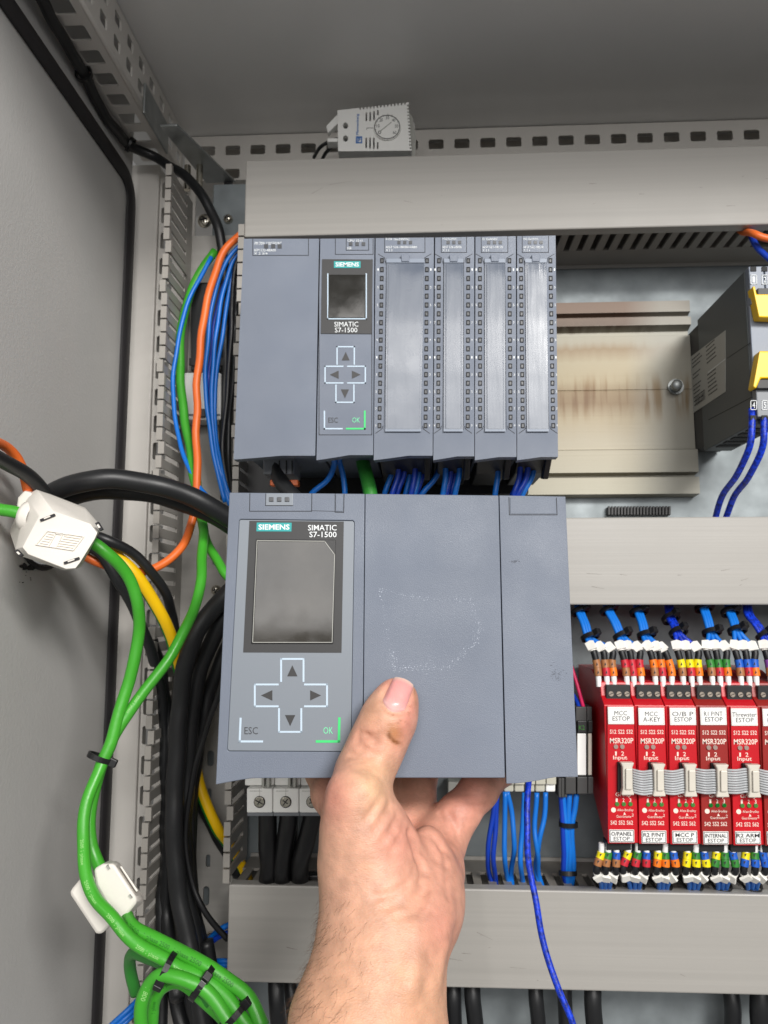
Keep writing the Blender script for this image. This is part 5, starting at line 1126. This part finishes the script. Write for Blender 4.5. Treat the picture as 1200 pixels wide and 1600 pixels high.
# breaker leads
for k, (a, b, lab) in enumerate(((418, 419, 'first thick black cable under the breaker poles'), (450, 440, 'second thick black cable under the breaker poles'), (487, 468, 'third thick black cable under the breaker poles, slanting'), (458, 462, 'thin black cable behind the thick ones under the breaker'))):
    yy = .572 + (.012 if k == 3 else 0)
    cable('black_cable', [(a, 1262, yy), (a, 1280, yy), (a + (b - a) * .4, 1315, yy + .002), (b, 1355, yy + .012), (b - 1, 1400, yy + .03)], .0066 if k < 3 else .004, 'black_gloss', lab, 'cable', 'black cables under the breaker', 14)
single('trunking_shadow_gap', MB().prect(wall_face(.60), 420, 1368, 506, 1376, -.01, 0), 'black', 'black strip put in as the shadow gap where the breaker cables enter the trunking', 'shadow strip', bevel=.001)  # solid black strip stands for the shadow in the trunking mouth
# cables below the bottom trunking
for k, (x, y2, r_, lab) in enumerate(((432, .60, .006, 'black cable below the bottom trunking, hard by the forearm'), (455, .62, .005, 'second black cable below the bottom trunking by the forearm'), (676, .60, .006, 'black cable below the bottom trunking, across the forearm'), (708, .61, .006, 'black cable below the trunking, one further along'), (738, .605, .006, 'black cable below the trunking, slightly tilted'), (838, .61, .0055, 'greyish black cable below the trunking before the speckled wire'), (882, .62, .0055, 'black cable below the trunking behind the speckled wire'), (927, .60, .0062, 'isolated black cable below the trunking'), (1143, .63, .006, 'soft black cable below the trunking toward the picture corner'), (1188, .62, .0075, 'thick black cable below the trunking at the picture corner'))):
    cable('black_cable', [(x - 2, 1500, y2 + .01), (x, 1555, y2), (x + (6 if k == 4 else 2), 1600, y2), (x + (12 if k == 4 else 4), 1680, y2)], r_, 'black_cable', lab, 'cable', 'black cables below the bottom trunking', 12)
# ================================================================== THE HAND
RES = .00095
Hn = FH
def T3(px, py, d): return np.array(FH.q(px, py, d))     # a point d in front of the held controller
def W3(px, py, Y): return np.array(P(px, py, Y))
lo = np.array(P(600, 1400, .38)) - np.array([.075, .115, .0]); hi = np.array(P(600, 1400, .38)) + np.array([.080, .155, .0])
lo[2] = P(560, 1800, .315).z; hi[2] = P(625, 1040, .36).z
ax = [np.arange(lo[i], hi[i], RES, dtype=np.float32) for i in range(3)]
GX, GY, GZ = np.meshgrid(*ax, indexing='ij')
def cone(a, b, ra, rb, X=None):
    x, y, z = X if X is not None else (GX, GY, GZ)
    a = a.astype(np.float32); b = b.astype(np.float32); d = b - a; L = float(d @ d)
    px, py, pz = x - a[0], y - a[1], z - a[2]
    t = np.clip((px * d[0] + py * d[1] + pz * d[2]) / L, 0, 1)
    return np.sqrt((px - t * d[0]) ** 2 + (py - t * d[1]) ** 2 + (pz - t * d[2]) ** 2) - (ra + (rb - ra) * t)
def ell(c, r, rot=0.0):
    ca, sa = math.cos(rot), math.sin(rot)
    x, y, z = GX - np.float32(c[0]), GY - np.float32(c[1]), GZ - np.float32(c[2])
    x, z = x * ca + z * sa, -x * sa + z * ca
    k0 = np.sqrt((x / r[0]) ** 2 + (y / r[1]) ** 2 + (z / r[2]) ** 2); k1 = np.sqrt((x / r[0] ** 2) ** 2 + (y / r[1] ** 2) ** 2 + (z / r[2] ** 2) ** 2)
    return k0 * (k0 - 1) / np.maximum(k1, 1e-6)
def smin(a, b, k):
    h = np.maximum(k - np.abs(a - b), 0) / k
    return np.minimum(a, b) - h * h * k * .25
def chain(pts, rs, k=.004):
    D = None
    for (a, b), (ra, rb) in zip(zip(pts, pts[1:]), zip(rs, rs[1:])):
        c = cone(a, b, ra, rb); D = c if D is None else smin(D, c, k)
    return D
px2m = lambda n, Y: n * Y / 1200
# forearm and wrist: two side by side cones give the flattened oval
fa = chain([W3(540, 1800, .318), W3(552, 1600, .340), W3(583, 1500, .352), W3(592, 1425, .362)], [.0262, .0246, .0226, .0228], .01)
fb = chain([W3(640, 1800, .322), W3(604, 1600, .345), W3(608, 1500, .357), W3(632, 1425, .368)], [.0255, .0226, .0205, .0205], .01)
D = smin(fa, fb, .016)
# palm: metacarpals fanning from the wrist to the knuckles
D = smin(D, chain([W3(598, 1420, .366), W3(568, 1340, .386), W3(546, 1280, .412)], [.0225, .0180, .0125], .006), .016)
D = smin(D, chain([W3(620, 1420, .378), W3(622, 1345, .424), W3(600, 1278, .446)], [.0200, .0150, .0115], .006), .008)
D = smin(D, chain([W3(645, 1420, .378), W3(660, 1350, .427), W3(650, 1280, .450)], [.0200, .0145, .0112], .006), .008)
D = smin(D, chain([W3(652, 1425, .370), W3(681, 1362, .402), W3(697, 1302, .430)], [.0175, .0128, .0108], .006), .010)
# heel of the palm on the little finger side
D = smin(D, ell(W3(672, 1380, .382), (.0128, .016, .026), .05), .010)
# thumb base
D = smin(D, ell(W3(580, 1360, .365), (.0208, .020, .031), -.10), .008)
D = smin(D, chain([W3(562, 1335, .363), W3(558, 1285, .3610), W3(556, 1258, .3595)], [.0168, .0146, .0128], .008), .012)
# web between thumb base and palm
D = smin(D, chain([W3(588, 1275, .366), W3(614, 1322, .366), W3(630, 1372, .368)], [.0078, .0088, .0095], .004), .008)
# thumb
mc = W3(557, 1238, .3585)
ip = T3(592, 1158, .0120); tp = T3(621, 1091, .0098)
th = chain([mc, T3(573, 1200, .0125), ip], [.0128, .0122, .0124], .008)
th = smin(th, chain([ip, T3(608, 1122, .0114), tp], [.0124, .0122, .0100], .006), .006)
th = smin(th, ell(T3(611, 1118, .0084), (.0118, .0080, .0165), -.33), .004)
D = smin(D, th, .006)
# fingers: under and behind the controller
zb = FH.q(600, 1216).z
def under(px, Y, dz):  # a point below the underside
    p = np.array(P(px, 1230, Y)); p[2] = zb - dz; return p
idx = [W3(548, 1282, .410), W3(520, 1240, .430), under(506, .452, .0105), under(500, .486, .0095), under(512, .506, .0085)]
D = smin(D, chain(idx, [.0125, .0112, .0105, .0092, .0080], .004), .006)
mid_ = [W3(600, 1278, .432), under(588, .452, .013), under(584, .488, .0108), under(592, .512, .0098)]
D = smin(D, chain(mid_, [.0115, .0108, .0100, .0088], .004), .006)
rng_ = [W3(650, 1282, .436), under(654, .456, .013), under(662, .488, .0106), under(662, .508, .0098)]
D = smin(D, chain(rng_, [.0115, .0104, .0096, .0084], .004), .006)
lit = [W3(692, 1302, .424), W3(716, 1272, .428), W3(748, 1235, .436), under(782, .458, .0100), under(800, .474, .0090)]
D = smin(D, chain(lit, [.0118, .0104, .0098, .0088, .0078], .005), .007)
# tendons at the wrist
def ridge(pts, r, k):
    global D
    D = smin(D, chain([W3(*p) for p in pts], [r] * len(pts), .002), k)
ridge([(668, 1415, .3520), (652, 1470, .3395), (640, 1540, .3280)], .0026, .009)
ridge([(690, 1420, .3560), (684, 1470, .3470), (668, 1530, .3380)], .0026, .009)
# creases: thin grooves cut along the surface; depth found by walking the field
def field(p):
    i = [(p[k] - ax[k][0]) / RES for k in range(3)]
    j = [min(max(int(q), 0), len(ax[k]) - 2) for k, q in enumerate(i)]; return float(D[j[0], j[1], j[2]])
def onskin(px, py):
    d = np.array(ray(px, py)); o = np.array(CAM); t = .28 / d[1]
    for _ in range(400):
        p = o + d * t; f = field(p) if np.all(p > lo) and np.all(p < hi) else .002
        if f < .0002: return p
        t += max(f * .6, .0002)
    return None
def crease(pts, r, depth, k=.0022):
    """carve a groove under the px polyline"""
    global D
    q = [onskin(*p) for p in pts]; q = [p for p in q if p is not None]
    if len(q) < 2: return
    n = np.array(ray(*pts[0])); n /= np.linalg.norm(n)
    for a, b in zip(q, q[1:]):
        mn, mx = np.minimum(a, b) - .006, np.maximum(a, b) + .006
        s = tuple(slice(max(0, int((mn[i] - ax[i][0]) / RES)), max(1, int((mx[i] - ax[i][0]) / RES) + 1)) for i in range(3))
        c = cone(a - n * (r - depth) , b - n * (r - depth), r, r, (GX[s], GY[s], GZ[s]))
        A = D[s]; h = np.maximum(k - np.abs(A + c), 0) / k
        D[s] = np.maximum(A, -c) + h * h * k * .25
crease([(598, 1246), (588, 1262), (574, 1278)], .0012, .0004)
crease([(610, 1258), (602, 1276), (586, 1298)], .0012, .0004)
crease([(624, 1274), (616, 1292), (600, 1312)], .0012, .0004)
crease([(634, 1292), (628, 1310), (614, 1330)], .0012, .0004)
crease([(644, 1305), (654, 1332), (664, 1360), (665, 1384), (654, 1410)], .0020, .0018, .003)
crease([(650, 1360), (640, 1380), (616, 1396), (588, 1402)], .0012, .0006)
crease([(658, 1378), (644, 1396), (610, 1410)], .0012, .0006)
crease([(662, 1394), (640, 1410), (600, 1418)], .0012, .0006)
crease([(668, 1400), (650, 1424), (620, 1432)], .0012, .00025)
crease([(690, 1310), (700, 1350), (704, 1400)], .0013, .00025)
crease([(672, 1300), (690, 1322), (706, 1334)], .0012, .0002)
for _s in (-1, 1): crease([(621.5 + _s * 20.5 * math.cos(R(23)) - v * math.sin(R(23)), 1087.5 + _s * 20.5 * math.sin(R(23)) + v * math.cos(R(23))) for v in (-20, -8, 4, 13)], .0010, .0006)
crease([(621.5 + u * math.cos(R(23)) - (25 - .024 * u * u) * math.sin(R(23)), 1087.5 + u * math.sin(R(23)) + (25 - .024 * u * u) * math.cos(R(23))) for u in (-20, -12, -4, 4, 12, 20)], .0010, .0006)
crease([(560, 1146), (572, 1152), (584, 1152), (594, 1146)], .0010, .0005)
crease([(557, 1156), (566, 1168), (580, 1174)], .0010, .0005)
crease([(574, 1148), (584, 1158), (592, 1160)], .0009, .0004)
crease([(548, 1180), (566, 1184), (590, 1180)], .0010, .0003)
crease([(700, 1270), (712, 1290), (718, 1310)], .0013, .0003)
crease([(686, 1270), (700, 1296), (706, 1318)], .0012, .0002)
crease([(640, 1300), (664, 1330), (690, 1344)], .0012, .0002)
# ---- surface nets
def surface_nets(V):
    nx, ny, nz = V.shape; ins = V < 0
    c = np.zeros((nx - 1, ny - 1, nz - 1), np.uint8); off = [(i, j, k) for i in (0, 1) for j in (0, 1) for k in (0, 1)]
    sl = lambda o: tuple(slice(o[d], V.shape[d] - 1 + o[d]) for d in range(3))
    for o in off: c += ins[sl(o)]
    I, J, K = np.nonzero((c > 0) & (c < 8)); n = len(I)
    vals = {o: V[I + o[0], J + o[1], K + o[2]] for o in off}
    acc = np.zeros((n, 3)); cnt = np.zeros(n)
    for o in off:
        for d in range(3):
            if o[d]: continue
            o2 = tuple(1 if e == d else o[e] for e in range(3)); a, b = vals[o], vals[o2]; m = (a < 0) != (b < 0)
            t = np.where(m, a / np.where(m, a - b, 1), 0); p = np.tile(np.array(o, float), (n, 1)); p[:, d] = t
            acc += p * m[:, None]; cnt += m
    verts = np.stack([I, J, K], 1) + acc / cnt[:, None]
    idx = np.full(c.shape, -1, np.int64); idx[I, J, K] = np.arange(n); faces = []
    for d in range(3):
        e, f = (d + 1) % 3, (d + 2) % 3
        A = [slice(None)] * 3; B = [slice(None)] * 3; A[d] = slice(0, -1); B[d] = slice(1, None)
        for ax_ in (e, f): A[ax_] = slice(1, -1); B[ax_] = slice(1, -1)
        a, b = ins[tuple(A)], ins[tuple(B)]; q = np.argwhere(a != b)
        if not len(q): continue
        s = a[tuple(q.T)]; q = q.copy(); q[:, e] += 1; q[:, f] += 1
        g_ = lambda de, df: idx[tuple((q + np.eye(3, dtype=int)[e] * de + np.eye(3, dtype=int)[f] * df).T)]
        quad = np.stack([g_(-1, -1), g_(0, -1), g_(0, 0), g_(-1, 0)], 1)
        quad[~s] = quad[~s][:, ::-1]; faces.append(quad)
    return verts, np.concatenate(faces)
hv, hf = surface_nets(D)
hv = hv * RES + lo
hf = hf[(hf >= 0).all(1)]
print('hand', len(hv), len(hf))
del GX, GY, GZ
root_p = Vector(P(560, 1790, .32)); HW = Matrix.Translation(root_p)
me = bpy.data.meshes.new('person'); me.from_pydata([Vector(p) - root_p for p in hv.tolist()], [], hf.tolist())
bm = bmesh.new(); bm.from_mesh(me)
for _ in range(2): bmesh.ops.smooth_vert(bm, verts=bm.verts, factor=.4, use_axis_x=True, use_axis_y=True, use_axis_z=True)
bmesh.ops.recalc_face_normals(bm, faces=bm.faces); bm.to_mesh(me); bm.free()
me.polygons.foreach_set('use_smooth', [True] * len(me.polygons)); me.update()
hand = bpy.data.objects.new('person', me); col.objects.link(hand); hand.location = root_p; WM[hand.name] = HW
tag(hand, 'bare hand and forearm gripping the grey controller from below, thumb in front with grimy spots', 'person')
# colour of the skin itself: flushed joints and palm, paler creases, grime on the thumb
co = np.empty(len(me.vertices) * 3); me.vertices.foreach_get('co', co); co = co.reshape(-1, 3) + np.array(root_p)
Rm = np.array(ROT); loc = (co - np.array(CAM)) @ Rm; pxs = 600 + FPX * loc[:, 0] / -loc[:, 2]; pys = 800 - FPX * loc[:, 1] / -loc[:, 2]
base = np.array(S(218, 168, 142)); red = np.array(S(210, 130, 118)); tan = np.array(S(212, 162, 128)); dirt = np.array(S(134, 82, 44)); yel = np.array(S(226, 186, 142))
def gs(cx, cy, sx, sy, rot=0):
    c_, s_ = math.cos(rot), math.sin(rot); x, y = pxs - cx, pys - cy; x, y = x * c_ + y * s_, -x * s_ + y * c_
    return np.exp(-.5 * ((x / sx) ** 2 + (y / sy) ** 2))
C = np.tile(base, (len(co), 1))
def blend(c, w_):
    global C
    w_ = np.clip(w_, 0, 1)[:, None]; C = C * (1 - w_) + c * w_
front_ = (co[:, 1] < .41)
blend(tan, .55 * np.clip((pys - 1400) / 160, 0, 1)); blend(red, .55 * gs(520, 1245, 22, 34)); blend(red, .5 * gs(625, 1310, 30, 45)); blend(red, .55 * gs(735, 1250, 40, 40))
blend(red, .62 * gs(638, 1120, 13, 40, .25)); blend(red, .45 * gs(690, 1450, 30, 40)); blend(red, .38 * gs(575, 1150, 26, 26)); blend(tan, .45 * gs(578, 1118, 18, 24)); blend(yel, .5 * gs(585, 1225, 22, 30))
blend(red, .35 * gs(700, 1330, 30, 60)); blend(red, .5 * gs(617, 1066, 30, 10))
blend(np.array(S(190, 126, 76)), .85 * gs(615, 1145, 8.5, 11, -.4)); blend(dirt, .85 * (gs(612, 1154, 7, 2.3, .75) + gs(620, 1160, 5, 1.8, .2) + gs(608, 1148, 2, 4, .2)))
for sx_, sy_ in ((639, 1113), (638, 1116), (641, 1104), (622, 1128), (626, 1126), (634, 1129), (614, 1117)): blend(dirt, .7 * gs(sx_, sy_, 1.6, .9))
blend(np.array(S(150, 112, 74)), .6 * gs(648, 1082, 1.6, 13, -.1)); blend(np.array(S(170, 128, 84)), .5 * gs(628, 1061, 10, 1.4, .15)); blend(tan, .4 * gs(573, 1355, 9, 9))
at = me.color_attributes.new('skin_tint', 'FLOAT_COLOR', 'POINT')
at.data.foreach_set('color', np.concatenate([C, np.ones((len(C), 1))], 1).astype(np.float32).ravel())
m = mat('skin', tuple(base), .46, spec=.42, sss=.12); nt = m.node_tree; b = nt.nodes['Principled BSDF']
va = nt.nodes.new('ShaderNodeVertexColor'); va.layer_name = 'skin_tint'
tc = nt.nodes.new('ShaderNodeTexCoord'); L = nt.links.new
n1 = nt.nodes.new('ShaderNodeTexNoise'); n1.inputs['Scale'].default_value = 140; n1.inputs['Detail'].default_value = 5; L(tc.outputs['Object'], n1.inputs[0])
mr = nt.nodes.new('ShaderNodeMapRange'); mr.inputs[1].default_value = .3; mr.inputs[2].default_value = .7; mr.inputs[3].default_value = .80; mr.inputs[4].default_value = 1.10; L(n1.outputs[0], mr.inputs[0])
mx = nt.nodes.new('ShaderNodeMixRGB'); mx.blend_type = 'MULTIPLY'; mx.inputs[0].default_value = 1; L(va.outputs[0], mx.inputs[1]); L(mr.outputs[0], mx.inputs[2]); L(mx.outputs[0], b.inputs['Base Color'])
vo = nt.nodes.new('ShaderNodeTexVoronoi'); vo.inputs['Scale'].default_value = 900; vo.feature = 'DISTANCE_TO_EDGE'
mp = nt.nodes.new('ShaderNodeMapping'); mp.inputs['Scale'].default_value = (.7, 1, 1.5); mp.inputs['Rotation'].default_value = (0, .5, 0); L(tc.outputs['Object'], mp.inputs[0]); L(mp.outputs[0], vo.inputs['Vector'])
n2 = nt.nodes.new('ShaderNodeTexNoise'); n2.inputs['Scale'].default_value = 420; n2.inputs['Detail'].default_value = 4; L(mp.outputs[0], n2.inputs[0])
ad = nt.nodes.new('ShaderNodeMath'); ad.operation = 'MULTIPLY_ADD'; L(vo.outputs[0], ad.inputs[0]); ad.inputs[1].default_value = .7; L(n2.outputs[0], ad.inputs[2])
bp = nt.nodes.new('ShaderNodeBump'); bp.inputs['Strength'].default_value = .5; bp.inputs['Distance'].default_value = .0005; L(ad.outputs[0], bp.inputs['Height']); L(bp.outputs[0], b.inputs['Normal'])
me.materials.append(m)
# nail: a thin plate following the thumb, sunk at its root and sides
bvh = BVHTree.FromPolygons([tuple(p) for p in co.tolist()], [tuple(f) for f in hf.tolist()])
def skin_at(px, py):
    d = ray(px, py).normalized(); h = bvh.ray_cast(CAM, d); return h[0], h[1]
m = mat('nail', S(226, 158, 152), .26, spec=.5, sss=.1); nt = m.node_tree; b = nt.nodes['Principled BSDF']
va = nt.nodes.new('ShaderNodeVertexColor'); va.layer_name = 'nail_tint'; nt.links.new(va.outputs[0], b.inputs['Base Color'])
cx, cy, rot = 621.5, 1087.5, R(23); n_u, n_v = 22, 26; grid = []; cols = []; ok = True
for j in range(n_v + 1):
    for i in range(n_u + 1):
        s_, t_ = i / n_u * 2 - 1, j / n_v * 2 - 1
        hw = 20.5 * (1 - .10 * max(0, -t_)) ; hl = 26.5
        bu = s_ * hw; bv = t_ * hl
        if t_ > 0: bv = t_ * hl * (1 - .42 * s_ * s_)        # rounded root
        else: bv = t_ * hl * (1 - .16 * s_ * s_)             # nearly straight tip
        x = cx + bu * math.cos(rot) - bv * math.sin(rot); y = cy + bu * math.sin(rot) + bv * math.cos(rot)
        p, nn = skin_at(x, y)
        if p is None: p, nn = skin_at(cx, cy)
        e = min(1 - abs(s_), (1 - t_) * 1.2); e2 = min(1, max(0, e * 5))
        grid.append(p + nn * (-.00035 + .00085 * e2 + .0003 * (1 - s_ * s_)))
        c = np.array(S(228, 158, 154)); wl = math.exp(-.5 * ((t_ - .95) / .30) ** 2) * (1 - .45 * s_ * s_); c = c * (1 - .75 * wl) + np.array(S(244, 208, 204)) * .75 * wl
        wt = min(1, max(0, (-t_ - .80) / .16)); c = c * (1 - .8 * wt) + np.array(S(236, 206, 186)) * .8 * wt
        ws = min(1, max(0, (abs(s_) - .86) / .14)); c = c * (1 - .6 * ws) + np.array(S(190, 128, 100)) * .6 * ws
        cols.append((*c, 1))
mb = MB().add(grid, [(j * (n_u + 1) + i, j * (n_u + 1) + i + 1, (j + 1) * (n_u + 1) + i + 1, (j + 1) * (n_u + 1) + i) for j in range(n_v) for i in range(n_u)])
nail = part('thumbnail', mb, 'nail', hand, smooth=True)
a2 = nail.data.color_attributes.new('nail_tint', 'FLOAT_COLOR', 'POINT')
for i, c in enumerate(cols): a2.data[i].color = c
# fine dark hair along the outer edge of the forearm
rg = random.Random(4); hm = MB(); nh = 0
def lock(px, py, dxp, dyp, L_, r_=.000034):
    p, nn = skin_at(px, py)
    if p is None: return False
    q, _ = skin_at(px + dxp, py + dyp)
    t = (q - p).normalized() if q else (P(px + dxp, py + dyp, p.y) - p).normalized()
    t = (t - nn * t.dot(nn)).normalized(); cur = nn.cross(t) * rg.gauss(0, .35)
    pts = [p + (t + cur * s) * L_ * s + nn * (L_ * .34 * math.sin(s * 2.0) + .0001) for s in (0, .25, .5, .75, 1)]
    hm.tube(pts, r_, 4, radii=[r_, r_, r_ * .9, r_ * .7, r_ * .3], cap=False); return True
while nh < 420:
    y = rg.uniform(1390, 1640); f = (y - 1390) / 250
    xl = 497 - 20 * f - 34 * f * f; x = xl + abs(rg.gauss(0, 16)) * (1 + f * 1.2) - 2 + (rg.random() < .25) * rg.uniform(0, 60)
    if rg.random() > .35 + .65 * f: nh += 1; continue
    lock(x, y, rg.gauss(-4, 2), rg.gauss(8, 3), rg.uniform(.002, .0048)); nh += 1
part('arm_hair', hm, 'hair', hand, kind='stuff')
# a few hairs standing off the outline of the wrist
hm = MB()
for k in range(110):
    y = rg.uniform(1405, 1630); x = 560
    while x > 430 and skin_at(x - 1.5, y)[0] is not None: x -= 1.5
    p, nn = skin_at(x, y)
    if p is None: continue
    d = (Vector((-1, rg.uniform(-.2, .2), rg.uniform(-.9, .35)))).normalized(); L_ = rg.uniform(.0015, .0042); dr = Vector((0, 0, -1))
    pts = [p + d * L_ * s + dr * L_ * .5 * s * s for s in (0, .3, .6, 1)]
    hm.tube(pts, .00004, 4, radii=[.00004, .00004, .00003, .00002], cap=False)
part('edge_hair', hm, 'hair', hand, kind='stuff')
